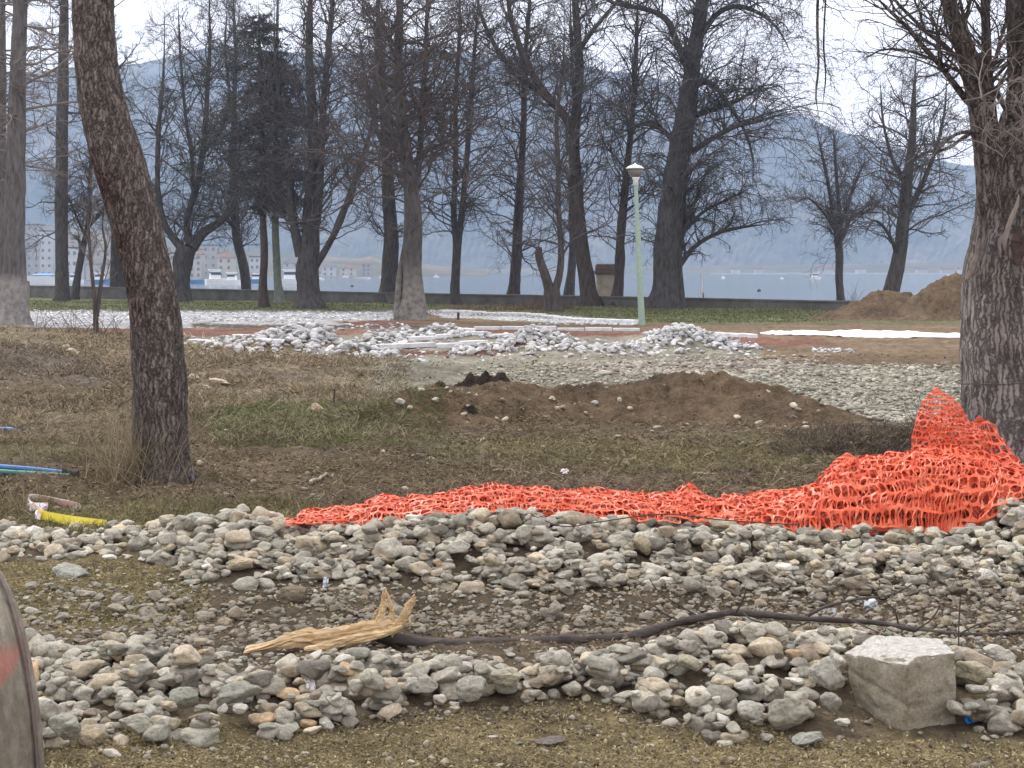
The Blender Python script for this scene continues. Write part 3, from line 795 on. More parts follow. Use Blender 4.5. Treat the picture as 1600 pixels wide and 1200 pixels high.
rg = np.random.default_rng(11)
b = G(251, 748)
pine = empty('pine_tree', b, 'big leaning pine trunk with deeply cracked reddish grey bark, left foreground', 'tree')
M['pine_bark'] = bark_near('pine_bark', (.075, .06, .054), (.175, .144, .13), (.33, .285, .26), red=(.9, 1.6, 2.8, 3.4))
PS = [(251, 752, 90), (250, 700, 88), (249, 650, 84), (249, 600, 84), (246, 550, 82), (243, 500, 81), (236, 450, 78), (224, 400, 77), (212, 350, 78), (199, 300, 81), (184, 250, 82), (169, 200, 78), (158, 150, 75), (151, 100, 71), (148, 50, 67), (146, 0, 66), (142, -150, 60), (136, -400, 50), (140, -800, 36), (150, -1300, 14)]
big_trunk('trunk', [(PS, 0, .35)], b[1], b, M['pine_bark'], pine, .016, rg, k=170, bark_f=9)
mb = MB(); mb2 = MB(); pn = []
for i in range(16):      # the pine's limbs, above the picture
    zz = rg.uniform(6.5, 11.0); px = np.interp(zz, [4.4, 6, 9, 12], [142, 138, 138, 150])
    p0 = W(px, HY - (zz - H) * F / b[1], b[1])[None] - b
    az = rg.uniform(0, 6.28); d = np.array([[math.cos(az), math.sin(az), .25]])
    P, r = grow(p0, d, np.array([rg.uniform(2, 3.8)]), np.array([.06]), 8, .1, (.0, .05), rg, .3); mb.add(*tubes(P, r, 7))
    a = spawn(P, r, np.array([3.]), 9, .3, 50, .35, rg); P2, r2 = grow(a[0], a[1], a[2], np.maximum(a[3], .008), 5, .2, (0, .1), rg); mb.add(*tubes(P2, r2, 4)); pn.append(P2)
mb.build('branches', M['bark_far_brown'], pine, smooth=True)
pp = np.concatenate(pn)[:, 2:].reshape(-1, 3)
pp = np.repeat(pp, 60, 0) + rg.normal(size=(len(pp) * 60, 3)) * .09
dd = nrm(rg.normal(size=pp.shape) + np.array((0, 0, .4))) * .13; sd = nrm(np.cross(dd, rg.normal(size=pp.shape))) * .0022
V = np.stack([pp - sd, pp + sd, pp + dd], 1).reshape(-1, 3)
M['pine_needles'] = simple('pine_needles', (.04, .075, .03), .7, .4, 2, 0)
mesh('foliage', V, np.arange(len(V)).reshape(-1, 3), M['pine_needles'], pine)

# right-hand tree, cut by the picture's edge
DR = 13.9
b = np.array(((1592 - CX) / F * DR, DR, .0))
rt = empty('forked_tree', b, 'huge rough trunk forking into several limbs behind the orange netting at the right edge', 'tree')
M['right_bark'] = bark_near('right_bark', (.085, .073, .066), (.155, .136, .124), (.245, .22, .20), pale=(1.2, 2.4, (.24, .207, .195), (.44, .39, .365)), sx=21, sz=2.2)
big_trunk('trunk', [
    ([(1596, 760, 215), (1596, 735, 200), (1596, 700, 194), (1593, 650, 184), (1591, 600, 176), (1590, 540, 176), (1592, 490, 176), (1592, 445, 172), (1594, 400, 160), (1596, 350, 146), (1597, 300, 140), (1600, 250, 134), (1606, 200, 92), (1612, 150, 80), (1614, 100, 78), (1614, 50, 78), (1613, 0, 76), (1610, -150, 66), (1606, -400, 50), (1590, -800, 34), (1600, -1200, 10)], 0, .5),
    ([(1570, 380, 80), (1562, 320, 74), (1552, 270, 58), (1543, 225, 46), (1536, 190, 40), (1528, 150, 36), (1516, 110, 33), (1504, 70, 28), (1491, 30, 25), (1479, -10, 24), (1462, -100, 20), (1440, -250, 14), (1430, -450, 6)], -.5, 0),
    ([(1556, 260, 34), (1550, 210, 26), (1546, 160, 20), (1543, 110, 17), (1541, 60, 15), (1539, 0, 13), (1534, -120, 10), (1530, -300, 4)], .5, 0),
    ([(1602, 235, 40), (1588, 190, 20), (1575, 172, 12), (1560, 150, 9), (1540, 118, 8), (1515, 60, 7), (1500, 0, 6), (1485, -80, 3)], -.7, 0),
    ([(1525, 165, 14), (1512, 158, 12), (1490, 130, 10), (1467, 100, 9), (1440, 70, 8), (1417, 42, 7), (1385, 12, 6), (1350, -25, 3)], -.4, 0),
    ([(1512, 108, 12), (1496, 92, 10), (1472, 68, 8), (1450, 52, 7), (1425, 28, 6), (1400, 2, 5), (1370, -40, 3)], .8, 0),
    ([(1500, 60, 12), (1470, -40, 10), (1410, -110, 8), (1340, -120, 7), (1296, -80, 6), (1280, -20, 5), (1277, 40, 5), (1279, 100, 4), (1275, 150, 4), (1281, 188, 2.5)], .2, 0),
    ([(1296, -80, 4), (1290, 0, 3), (1287, 70, 3), (1290, 120, 2.5), (1284, 175, 1.6)], 1.0, 0),
    ([(1530, 200, 8), (1505, 215, 6), (1480, 232, 5), (1440, 240, 4), (1405, 262, 2)], -.9, 0),
    ([(1556, 205, 9), (1520, 205, 7), (1490, 212, 5), (1462, 238, 4), (1440, 270, 2)], -1.2, 0),
], DR, b, M['right_bark'], rt, .02, rg, k=230, bark_f=6, plates=.8)
# its branches and twigs
mbt = MB(); mbp = MB()
def brs(pts, dep, n, L, up, mbx, r0=.014, per=7):
    P, r = limb_poly(pts, DR, b, rg, n=60, depth=dep)
    s = rg.integers(6, 59, n); az = rg.uniform(0, 2 * np.pi, n)
    d = np.stack([np.cos(az), np.sin(az) * .8, rg.uniform(-.3, .8, n) + up], 1) + nrm(P[s] - P[s - 1]) * .6
    Ls = L * rg.uniform(.4, 1.1, n)
    A, ra = grow(P[s], d, Ls, np.minimum(r[s] * .6, r0) * rg.uniform(.7, 1.1, n), 9, .16, (.03, -.06), rg, .35, .14); mbx.add(*tubes(A, ra, 5))
    a = spawn(A, ra, Ls, per, .2, 50, .5, rg, .6); A2, r2 = grow(a[0], a[1], a[2], np.maximum(a[3], .0035), 7, .18, (.0, .04), rg, .5, .2); mbx.add(*tubes(A2, r2, 4))
    a = spawn(A2, r2, a[2], 3, .2, 45, .5, rg, .7); A3, r3 = grow(a[0], a[1], a[2], np.maximum(a[3], .0028), 5, .2, (0, .05), rg, .6, .2); mbx.add(*tubes(A3, r3, 3))
brs([(1545, 230, 40), (1516, 110, 33), (1479, -10, 24), (1440, -250, 14)], -.5, 30, 1.5, .1, mbt, .02)
brs([(1546, 160, 20), (1541, 60, 15), (1534, -120, 10)], .5, 18, 1.2, .2, mbt, .014)
brs([(1512, 158, 12), (1467, 100, 9), (1417, 42, 7), (1350, -25, 3)], -.4, 18, 1.1, .1, mbt, .012)
brs([(1496, 92, 10), (1450, 52, 7), (1400, 2, 5), (1370, -40, 3)], .8, 14, 1.0, .1, mbt, .011)
brs([(1613, 100, 76), (1612, -150, 66), (1606, -400, 50)], 0, 22, 1.8, .1, mbt, .02)
brs([(1440, -100, 12), (1340, -120, 7), (1290, -60, 5), (1277, 40, 5), (1280, 180, 3)], .3, 9, .45, -.4, mbt, .006, 4)
brs([(1500, -100, 12), (1400, -160, 9), (1300, -180, 7), (1220, -120, 4)], -.2, 16, 1.3, -.6, mbt, .010, 6)
brs([(1575, 330, 70), (1560, 200, 50), (1530, 150, 36)], -1.0, 12, .9, .0, mbp, .007, 5)
brs([(1600, 440, 60), (1600, 300, 60), (1600, 200, 60)], -.6, 8, .7, .0, mbp, .006, 4)
mbt.build('crown', M['twig_brown'], rt, smooth=True)
o = mbp.build('epicormic_twigs', simple('pale_twig', (.24, .205, .19), .9, .3, 8, 0), rt, smooth=True)
# torn strips of bark and the dark hollow under them
def strip(pts, dep, name, mat, flat=.35, k=10):
    P, r = limb_poly(pts, DR + dep, b, rg, n=40, depth=0)
    V, q = tubes(P[None], r[None], k); V = V.reshape(40, k, 3); V[..., 1] = P[:, None, 1] + (V[..., 1] - P[:, None, 1]) * flat
    V = V + (fbm(V[..., 0] * 18, V[..., 2] * 18, o=3, s=4) - .5)[..., None] * .03
    return mesh(name, V.reshape(-1, 3), q, mat, rt)
torn = simple('torn_bark', (.22, .185, .16), .9, .4, 9, .02, stretch=(1, 1, .2))
strip([(1592, 305, 3), (1587, 325, 7), (1579, 345, 8), (1571, 372, 8), (1570, 400, 4)], -.60, 'torn_bark', torn)
strip([(1531, 372, 3), (1527, 395, 8), (1519, 420, 9), (1508, 443, 5)], -.30, 'torn_bark', torn)
strip([(1592, 352, 6), (1590, 385, 24), (1592, 415, 8)], -.54, 'hollow', simple('rotten_wood', (.075, .05, .04), .95, .6, 14, .03), .12, 20)
# wire around that trunk
mbw = MB(); a = np.linspace(0, 2 * np.pi, 50)
wp = np.stack([.56 * np.cos(a), .56 * np.sin(a), .91 + .03 * np.sin(a + 2) + .004 * np.sin(a * 9)], 1)
mbw.tube(wp, .004, 5, False)
o = mbw.build('binding_wire', simple('rusty_wire', (.05, .04, .035), .8), None, smooth=True); o.location = b
tag(o, 'thin dark wire looped round the big right-hand trunk above the netting', 'wire')

# ---------------------------------------------------------------- earth piles
def pile(name, blobs, D, ext, label, mat, res=.06, rough=.12, cat='earth pile', group=None, colr=C_BROWN, sink=.12, dark=.5, base=None):
    """blobs: (px, D, sx, sy, h) bumps on the ground; cut off where they meet it"""
    x0, x1 = [(q - CX) / F * D for q in ext[:2]]
    xs = np.arange(x0, x1, res); ys = np.arange(ext[2], ext[3], res)
    X, Y = np.meshgrid(xs, ys)
    h = np.zeros_like(X)
    for q, d, sx, sy, hh in blobs:
        cx = (q - CX) / F * d
        wx = X + (fbm(X * .9 / max(sx, .3), Y * .9 / max(sx, .3), o=2, s=5) - .5) * sx * .5
        h = np.maximum(h, 0) + hh * np.exp(-(np.abs((wx - cx) / sx)) ** 2.2 - np.abs((Y - d) / sy) ** 2.2)
    n = fbm(X * 1.2, Y * 1.2, o=4, s=81) - .5; n2 = fbm(X * 6, Y * 6, o=4, s=83) - .5
    h = h * (1 + n * .5) + n2 * rough * np.clip(h * 4, 0, 1) - sink
    V = np.stack([X, Y, (base or Z)(X, Y) + h + (fbm(X * 13, Y * 13, o=3, s=89) - .5) * .07 * np.clip(h * 8, 0, 1)], -1); ctr = np.array((np.mean(xs), np.mean(ys), 0))
    i = np.arange(X.size).reshape(X.shape)
    qd = np.stack([i[:-1, :-1], i[:-1, 1:], i[1:, 1:], i[1:, :-1]], -1).reshape(-1, 4)
    hf = h.ravel(); qd = qd[(hf[qd] > -.09).any(1)]
    c = colr * (1 + (fbm(X * 2, Y * 2, o=4, s=85) - .5)[..., None] * .6)
    t_ = sst(.48, .7, fbm(X * .9, Y * 1.4, o=4, s=87))[..., None] * dark
    c = c * (1 - t_) + C_DARK * t_
    us = np.unique(qd); mp_ = np.zeros(X.size, int); mp_[us] = np.arange(len(us))
    o = mesh(name, (V.reshape(-1, 3) - ctr)[us], mp_[qd], mat, colr=c.reshape(-1, 3)[us], loc=ctr)
    tag(o, label, cat, group)
    return o, (lambda x, y: _pile_z(x, y, xs, ys, V[..., 2], h))


def _pile_z(x, y, xs, ys, Zg, hg):
    j = np.clip(((x - xs[0]) / (xs[1] - xs[0])).astype(int), 0, len(xs) - 1); i = np.clip(((y - ys[0]) / (ys[1] - ys[0])).astype(int), 0, len(ys) - 1)
    ins = (x > xs[0]) & (x < xs[-1]) & (y > ys[0]) & (y < ys[-1]) & (hg[i, j] > 0)
    return np.where(ins, Zg[i, j], -9)


M['soil'] = attrmat('soil', (5, 30), 1, .42, ((9, .12), (40, .035)), .05)
P1o, pz1 = pile('earth_pile', [(740, 19.6, 1.0, .75, .40), (900, 20.2, 1.0, .8, .31), (1045, 20.2, .9, .8, .31), (1140, 20.4, 1.1, .9, .34), (1260, 19.8, 1.0, .8, .18), (630, 18.9, .9, .7, .24)], 20,
    (500, 1460, 17.2, 22.4), 'long low bank of dug brown earth across the middle, before the pale gravel', M['soil'], .05, .14, sink=.06, colr=C_BROWN * .88)
P2o, pz2 = pile('earth_pile', [(1390, 61, 1.4, 1.5, 1.2), (1330, 60, 1.6, 1.3, .5)], 61, (1200, 1470, 56, 65), 'pointed brown earth pile at the foot of the leaning tree, left of the broader pile', M['soil'], .12, .3, group='earth piles by the lake wall', colr=C_BROWN * .92, dark=.4)
P3o, pz3 = pile('earth_pile', [(1465, 60, 1.5, 1.5, 1.2), (1540, 60, 1.8, 1.6, 1.15)], 60, (1380, 1700, 55.5, 64), 'broad flat-topped brown earth pile beside the right-hand trunk, behind the white sheet', M['soil'], .12, .3, group='earth piles by the lake wall', colr=C_BROWN * .92, dark=.4)
P4o, pz4 = pile('earth_pile', [(1290, 16.3, .5, .35, .09), (1370, 16.4, .6, .4, .14), (1430, 16.6, .4, .4, .12)], 16.4, (1180, 1500, 15.5, 17.3), 'dark heap of rooty black soil just left of the netting peak', M['soil'], .03, .16, colr=C_DARK * 1.0, dark=.8, sink=.04)
P5o, pz5 = pile('earth_pile', [(738, 19.9, .13, .12, .15), (758, 20.0, .09, .1, .19), (782, 19.95, .11, .12, .16), (712, 19.8, .08, .1, .09), (690, 19.3, .1, .1, .08), (735, 18.8, .12, .1, .10)], 20.4, (660, 830, 18.5, 20.6), 'dark clods of turf on top of the brown earth bank, left of its middle', M['soil'], .02, .14, cat='turf clods', colr=C_DARK * .8, dark=.6, sink=.035, base=lambda x, y: np.maximum(Z(x, y), pz1(x, y)))
PILES = [pz1, pz2, pz3, pz4, pz5]


def ZP(x, y):
    z = Z(x, y)
    for f in PILES: z = np.maximum(z, f(np.asarray(x, float), np.asarray(y, float)))
    return z


def GP(px, py):
    y = np.concatenate([np.arange(3, 26, .02), np.arange(26, 130, .05)]); x = (px - CX) / F * y
    d = H - (py - HY) / F * y - ZP(x, y)
    k = int(np.argmax(d <= 0)) if (d <= 0).any() else len(y) - 1
    return np.array((x[k], y[k], float(ZP(x[k:k + 1], y[k:k + 1])[0])))

# ---------------------------------------------------------------- stones
def ico(sub):
    t = (1 + 5 ** .5) / 2
    V = [(-1, t, 0), (1, t, 0), (-1, -t, 0), (1, -t, 0), (0, -1, t), (0, 1, t), (0, -1, -t), (0, 1, -t), (t, 0, -1), (t, 0, 1), (-t, 0, -1), (-t, 0, 1)]
    Fc = [(0, 11, 5), (0, 5, 1), (0, 1, 7), (0, 7, 10), (0, 10, 11), (1, 5, 9), (5, 11, 4), (11, 10, 2), (10, 7, 6), (7, 1, 8), (3, 9, 4), (3, 4, 2), (3, 2, 6), (3, 6, 8), (3, 8, 9), (4, 9, 5), (2, 4, 11), (6, 2, 10), (8, 6, 7), (9, 8, 1)]
    V = [np.array(v) / np.linalg.norm(v) for v in V]
    for _ in range(sub):
        c = {}; nf = []
        def mid(a, b):
            k = (min(a, b), max(a, b))
            if k not in c:
                v = V[a] + V[b]; V.append(v / np.linalg.norm(v)); c[k] = len(V) - 1
            return c[k]
        for a, b_, d in Fc:
            x, y, z = mid(a, b_), mid(b_, d), mid(d, a)
            nf += [(a, x, z), (b_, y, x), (d, z, y), (x, y, z)]
        Fc = nf
    return np.array(V), np.array(Fc)


ICO = {k: ico(k) for k in (1, 2, 3, 4)}


def stone_shapes(n, sub, seed, planes=(9, 15), sharp=(6, 14), rough=.05):
    """unit stones: rounded convex lumps with worn facets"""
    rg = np.random.default_rng(seed); D, Fc = ICO[sub]; outl = []
    for i in range(n):
        k = rg.integers(*planes); nn = nrm(rg.normal(size=(k, 3))); h = rg.uniform(.72, 1.05, k); p = rg.uniform(*sharp)
        dots = np.maximum(D @ nn.T, 0) / h
        s = (dots ** p).sum(1) ** (1 / p)
        r = 1 / np.maximum(s, .75)
        q = rg.uniform(0, 50)
        r = r * (1 + (fbm(D[:, 0] * 1.5 + q, D[:, 1] * 1.5, D[:, 2] * 1.5, 2, 7) - .5) * .3) * (1 + (fbm(D[:, 0] * 5 + q, D[:, 1] * 5, D[:, 2] * 5, 2, 9) - .5) * rough * 2)
        V = D * r[:, None]
        V = V / np.abs(V).max(0)
        outl.append(V)
    return outl, Fc


SHP = {s: stone_shapes(26, s, 100) for s in (1, 2, 3)}
SHPW = {s: stone_shapes(24, s, 300, (6, 10), (9, 26), .07) for s in (1, 2, 3)}
SHP[4] = stone_shapes(12, 4, 500, (8, 13), (8, 18), .10)

STONE_COLS = [((.46, .425, .35), 'light grey', 26), ((.355, .33, .275), 'grey', 26), ((.345, .33, .265), 'greenish grey', 13), ((.46, .39, .285), 'tan', 17), ((.21, .19, .155), 'dark grey', 8),
              ((.55, .52, .45), 'whitish', 6), ((.30, .245, .18), 'brown', 9), ((.44, .32, .20), 'orange-tan', 1.5)]
cw = np.array([c[2] for c in STONE_COLS], float); cw /= cw.sum()


class Drop:
    """stones settle one after another on a height raster"""
    def __init__(s, x0, x1, y0, y1, cell, zf):
        s.x0, s.y0, s.c = x0, y0, cell
        s.xs = np.arange(x0, x1, cell); s.ys = np.arange(y0, y1, cell)
        X, Y = np.meshgrid(s.xs, s.ys); s.h = zf(X, Y).astype(float); s.g = s.h.copy()

    def put(s, x, y, a, b, c, rz, sink=.25, q=.9):
        rr = max(a, b); k = int(rr / s.c) + 1
        i = int((y - s.y0) / s.c); j = int((x - s.x0) / s.c)
        i0, i1, j0, j1 = max(0, i - k), min(len(s.ys), i + k + 1), max(0, j - k), min(len(s.xs), j + k + 1)
        if i0 >= i1 or j0 >= j1: return None
        X = s.xs[None, j0:j1] - x; Y = s.ys[i0:i1, None] - y
        cs, sn = math.cos(rz), math.sin(rz)
        u = (X * cs + Y * sn) / a; v = (-X * sn + Y * cs) / b
        e = 1 - u * u - v * v; m_ = e > 0
        if not m_.any(): return None
        sq = np.sqrt(e[m_]); H_ = s.h[i0:i1, j0:j1]
        zs = H_[m_] + c * sq
        zc = np.sort(zs)[int((len(zs) - 1) * q)] - c * sink
        H_[m_] = np.maximum(H_[m_], zc + c * sq * .85)
        return zc, H_[m_].min()


def rotm(rx, ry, rz):
    from mathutils import Euler
    return np.array(Euler((rx, ry, rz)).to_matrix())


def settle(dr, XY, size, rg, shapes_n=26, flat=(.48, .8), elong=(.62, 1.0), sink=.34, tilt=.15, q=.55):
    L = []
    for (x, y), a in zip(XY, size):
        bq = a * rg.uniform(*elong); c = bq * rg.uniform(*flat); rz = rg.uniform(0, 6.28)
        z = dr.put(x, y, a, bq, c, rz, sink, q)
        if z is None: continue
        L.append((x, y, z[0], a, bq, c, rg.normal() * tilt, rg.normal() * tilt, rz, rg.integers(shapes_n), rg.choice(len(STONE_COLS), p=cw), rg.uniform(.78, 1.2)))
    return np.array(L)


def stones_mesh(name, L, shapes, mat, sub, cols, parent=None):
    """many small stones as one piece of ground cover"""
    sh, Fc = shapes[sub]; nv = len(sh[0]); V = np.empty((len(L), nv, 3)); C = np.empty((len(L), nv, 3))
    for i, r in enumerate(L):
        V[i] = (sh[int(r[9]) % len(sh)] * r[3:6]) @ rotm(*r[6:9]).T + r[:3]
        C[i] = np.array(cols(r))
    Fq = (np.arange(len(L)) * nv)[:, None, None] + Fc[None]
    return tag(mesh(name, V.reshape(-1, 3), Fq.reshape(-1, 3), mat, colr=C.reshape(-1, 3)), kind='stuff')


def ccol(r):
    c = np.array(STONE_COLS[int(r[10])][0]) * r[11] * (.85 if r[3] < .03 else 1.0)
    mud = float(np.exp(-((r[1] - 8.45) / .75) ** 4)) * .55      # caked with mud down in the dip
    return c * (1 - mud) + np.array((.17, .135, .095)) * mud


rg = np.random.default_rng(21)
dr = Drop(-6.2, 6.2, 5.0, 12.6, .012, Z)


def sample(n, ylo, yhi, qlo, qhi, dens):
    """n ground points with the density function dens(q, y); q is the bearing in picture pixels"""
    outp = []
    while len(outp) < n:
        y = rg.uniform(ylo, yhi, 4000); q = rg.uniform(qlo, qhi, 4000)
        k = rg.uniform(0, 1, 4000) < dens(q, y) * y / yhi
        outp += list(zip((q[k] - CX) / F * y[k], y[k]))
    rg.shuffle(outp)
    return outp[:n]


# single well-marked stones first: (px, py of the middle of the base, half width px, half height px, colour, label)
HERO = [
    (106, 903, 29, 14, (.30, .315, .29), 'smooth flat oval greenish grey boulder alone below the left end of the ridge'),
    (459, 946, 29, 17, (.19, .16, .12), 'large mud-brown boulder at the ridge foot above the splintered wood'),
    (818, 858, 15, 17, (.37, .365, .32), 'upright squarish pale grey stone on the middle of the ridge'),
    (915, 853, 14, 12, (.46, .46, .43), 'smooth light grey egg-shaped pebble on the upper middle of the ridge'),
    (1006, 874, 17, 18, (.40, .36, .26), 'rounded tan cobble leaning on the middle of the ridge, below the netting'),
    (1084, 855, 15, 13, (.22, .235, .235), 'smooth dark blue-grey oval cobble high on the ridge right of its middle'),
    (1146, 823, 18, 12, (.50, .47, .38), 'pale cream rounded cobble on the crest touching the underside of the netting'),
    (718, 882, 22, 14, (.44, .43, .39), 'broad pale wedge-shaped stone halfway down the ridge above the splintered prongs'),
    (638, 895, 22, 17, (.36, .36, .32), 'big dull grey block on the lower slope of the ridge, beside a yellowish one'),
    (372, 893, 26, 12, (.42, .37, .28), 'long tan slab low on the left of the ridge'),
    (306, 833, 26, 15, (.34, .35, .32), 'big grey slab crowning the left end of the ridge'),
    (1293, 1098, 27, 28, (.42, .41, .375), 'knobbly whitish-grey boulder standing upright just left of the concrete block'),
    (1236, 1150, 33, 30, (.30, .30, .255), 'largest lumpy greenish grey boulder at the front of the heap left of the concrete block'),
    (1297, 1140, 19, 17, (.31, .31, .28), 'round dark-speckled cobble wedged under the upright whitish boulder'),
    (1526, 1092, 31, 20, (.37, .345, .255), 'large rounded tan boulder right of the concrete block'),
    (1560, 1062, 26, 15, (.53, .52, .48), 'pale whitish stone resting behind the tan boulder right of the concrete block'),
    (1080, 1060, 20, 14, (.47, .44, .34), 'pale oblong stone tilted on the top of the heap left of the concrete block'),
    (739, 1112, 27, 20, (.33, .33, .295), 'grey boulder crossed by a pale band at the front edge of the near stones'),
    (792, 1105, 26, 17, (.38, .365, .29), 'big blunt beige stone directly right of the banded grey boulder'),
    (663, 1100, 27, 18, (.35, .35, .31), 'broad grey stone split by a crack in the front bank, left of the banded boulder'),
    (1172, 1148, 24, 18, (.42, .42, .385), 'rough pale grey rock at the front of the heap, left of the largest boulder'),
    (286, 1128, 26, 22, (.30, .31, .275), 'tall rounded greenish grey cobble in the front bank'),
    (370, 1130, 38, 18, (.26, .265, .235), 'wide dark grey slab at the front edge, left of two small white stones'),
    (213, 1160, 30, 17, (.35, .35, .30), 'long flat grey boulder in the front bank right of the concrete pipe'),
    (139, 1170, 25, 18, (.41, .35, .26), 'rounded tan boulder in the front bank beside a long flat grey one'),
    (96, 1185, 32, 22, (.31, .315, .28), 'large dull grey boulder nearest to the foot of the concrete pipe'),
    (1260, 1168, 27, 11, (.33, .345, .32), 'low flat bluish grey stone at the very front of the near heap'),
    (862, 1165, 27, 8, (.18, .155, .15), 'flat dark purplish brown stone lying on the grit at the front'),
    (347, 1152, 9, 9, (.66, .65, .61), 'small bright white squarish stone at the front edge, the left of two'),
    (376, 1152, 13, 8, (.62, .61, .57), 'small bright white oval stone at the front edge, the right of two'),
    (1512, 1085, 11, 9, (.60, .59, .55), 'little white pebble tucked between block and tan boulder'),
]
hero_boxes = []
heroes = []
for k, (px, py, hw, hh, c, lab) in enumerate(HERO):
    g = G(px, py)
    s = g[1] / F
    a, cz = hw * s, hh * s * .92
    heroes.append([g[0], g[1] + a * .3, a, a * .75, cz, c, lab, k])
base_pts = sample(2300, 5.9, 9.9, -260, 1860, lambda q, y: .35 + .65 * np.exp(-((y - 8.6) / .9) ** 2))
peb = settle(dr, base_pts, rg.uniform(.010, .024, len(base_pts)), rg, sink=.45)
# the three beds of cobbles


def dens_ridge(q, y):
    lo = np.interp(q, [-300, 250, 300, 700, 1000, 1400, 1900], [10.1, 9.8, 9.25, 9.1, 8.95, 8.75, 8.8])
    d = sst(0, .25, y - lo) * sst(11.35, 11.0, y)
    return d * np.where(q < 250, .35, 1)


def dens_front(q, y):
    lo = np.interp(q, [-300, 60, 300, 700, 850, 920, 1000, 1180, 1350, 1900], [5.75, 5.8, 6.1, 6.4, 6.55, 6.6, 6.35, 6.0, 6.2, 6.3])
    hi = np.interp(q, [-300, 250, 370, 640, 950, 1060, 1340, 1480, 1900], [7.9, 7.6, 7.1, 7.15, 7.2, 7.5, 7.5, 7.3, 7.3])
    return sst(0, .12, y - lo) * sst(0, .35, hi - y)


def dens_dip(q, y):
    return sst(6.9, 7.4, y) * sst(9.5, 9.1, y) * (.45 + .55 * sst(.4, .6, fbm(q / 90, y * 3, o=3, s=3)))


p1 = sample(5600, 8.7, 11.3, -300, 1900, dens_ridge); y1_ = np.array(p1)[:, 1]; s1 = np.clip(np.exp(rg.normal(np.log(.047), .42, len(p1))) * np.interp(y1_, [8.7, 9.5, 10.4, 11.3], [.55, .85, 1.12, 1.0]), .013, .10)
p2 = sample(2500, 5.85, 7.7, -260, 1860, dens_front); s2 = np.clip(np.exp(rg.normal(np.log(.042), .40, len(p2))), .016, .10)
p3 = sample(4500, 6.9, 9.5, -260, 1860, dens_dip); s3 = np.clip(np.exp(rg.normal(np.log(.021), .42, len(p3))), .010, .07)
A = settle(dr, p3[:3300], s3[:3300], rg, sink=.4)
B = settle(dr, p1[:3600], s1[:3600], rg); Cc = settle(dr, p2[:2000], s2[:2000], rg)
hl = []
for g in heroes:      # heroes settle on what lies there already
    r = dr.put(g[0], g[1], g[2], g[3], g[4], 0, .25, .6)
    hl.append(r[0] if r else 0)
B2 = settle(dr, p1[3600:], s1[3600:] * .82, rg); C2 = settle(dr, p2[2000:], s2[2000:] * .8, rg); A2 = settle(dr, p3[3300:], s3[3300:], rg, sink=.35)
ALL = np.concatenate([A, B, Cc, B2, C2, A2])
hp = np.array([[g[0], g[1], g[2]] for g in heroes])
# drop stones that would sit inside a single boulder, the pipe or the block, or in front of the boulders' faces
bad = np.zeros(len(ALL), bool)
for x, y, a in hp:
    bad |= (np.hypot(ALL[:, 0] - x, (ALL[:, 1] - y) * .9) < a * .95)
    qa = np.abs(ALL[:, 0] / ALL[:, 1] - x / y) * y < a * .85
    bad |= qa & (ALL[:, 1] < y) & (ALL[:, 1] > y - .28) & (ALL[:, 3] > .02)
qq = ALL[:, 0] / ALL[:, 1] * F + CX
bad |= (qq > 1318) & (qq < 1497) & (ALL[:, 1] > 5.9) & (ALL[:, 1] < 6.95)
# nothing may bury the fallen branch or its torn end
bx = [380, 460, 560, 620, 700, 850, 950, 1040, 1140, 1250, 1400, 1500, 1620]; by = [1020, 1022, 1012, 1010, 1018, 1014, 1008, 990, 968, 974, 982, 994, 996]; bD = [7.5, 7.5, 7.6, 7.7, 7.75, 7.8, 7.82, 7.9, 8.0, 8.0, 7.98, 7.9, 7.9]
pc_ = HY + (H - ALL[:, 2] - ALL[:, 5]) * F / ALL[:, 1]; b1 = np.interp(qq, bx, by); b2 = np.interp(qq, bx, bD)
bad |= (qq > 375) & (ALL[:, 1] < b2 + .12) & (ALL[:, 1] > b2 - 1.3) & (pc_ < b1 - 2)
bad |= (ALL[:, 1] > 9) & (ALL[:, 2] - Z(ALL[:, 0], ALL[:, 1], False) > .15)
# the netting lies over the back of the ridge
nb_ = np.interp(qq, [425, 500, 560, 620, 700, 780, 860, 940, 1000, 1100, 1250, 1400, 1480, 1540, 1565, 1640], [824, 825, 824, 812, 806, 798, 800, 812, 812, 816, 826, 826, 832, 822, 790, 775])
bad |= (qq > 430) & (qq < 1570) & ((ALL[:, 1] > 10.75) | ((ALL[:, 1] > 9.9) & (pc_ < nb_ - 9)))
ALL = ALL[~bad]
# the 300 largest in view become objects of their own
q = ALL[:, 0] / ALL[:, 1] * F + CX
pyc = HY + (H - ALL[:, 2]) * F / ALL[:, 1]
app = ALL[:, 3] * ALL[:, 5] / ALL[:, 1] ** 2 * ((q > 62) & (q < 1590) & (pyc < 1195))
order = np.argsort(-app); NIND = 300 - len(HERO)
own = order[:NIND]; rest = np.ones(len(ALL), bool); rest[own] = False
RST = ALL[rest]


def own_stone(name, Vn, Fc, mat, loc, rot, size, c, label, cat, group, shared):
    o = bpy.data.objects.new(name, shared); col.objects.link(o)
    o.location = loc; o.rotation_euler = rot; o.scale = size; o.color = (*c, 1)
    return tag(o, label, cat, group)


def shape_meshes(shapes, sub, mat, nm):
    outm = []
    for V in shapes[sub][0]:
        o = mesh(nm, V, shapes[sub][1], mat); outm.append(o.data); bpy.data.objects.remove(o)
    return outm


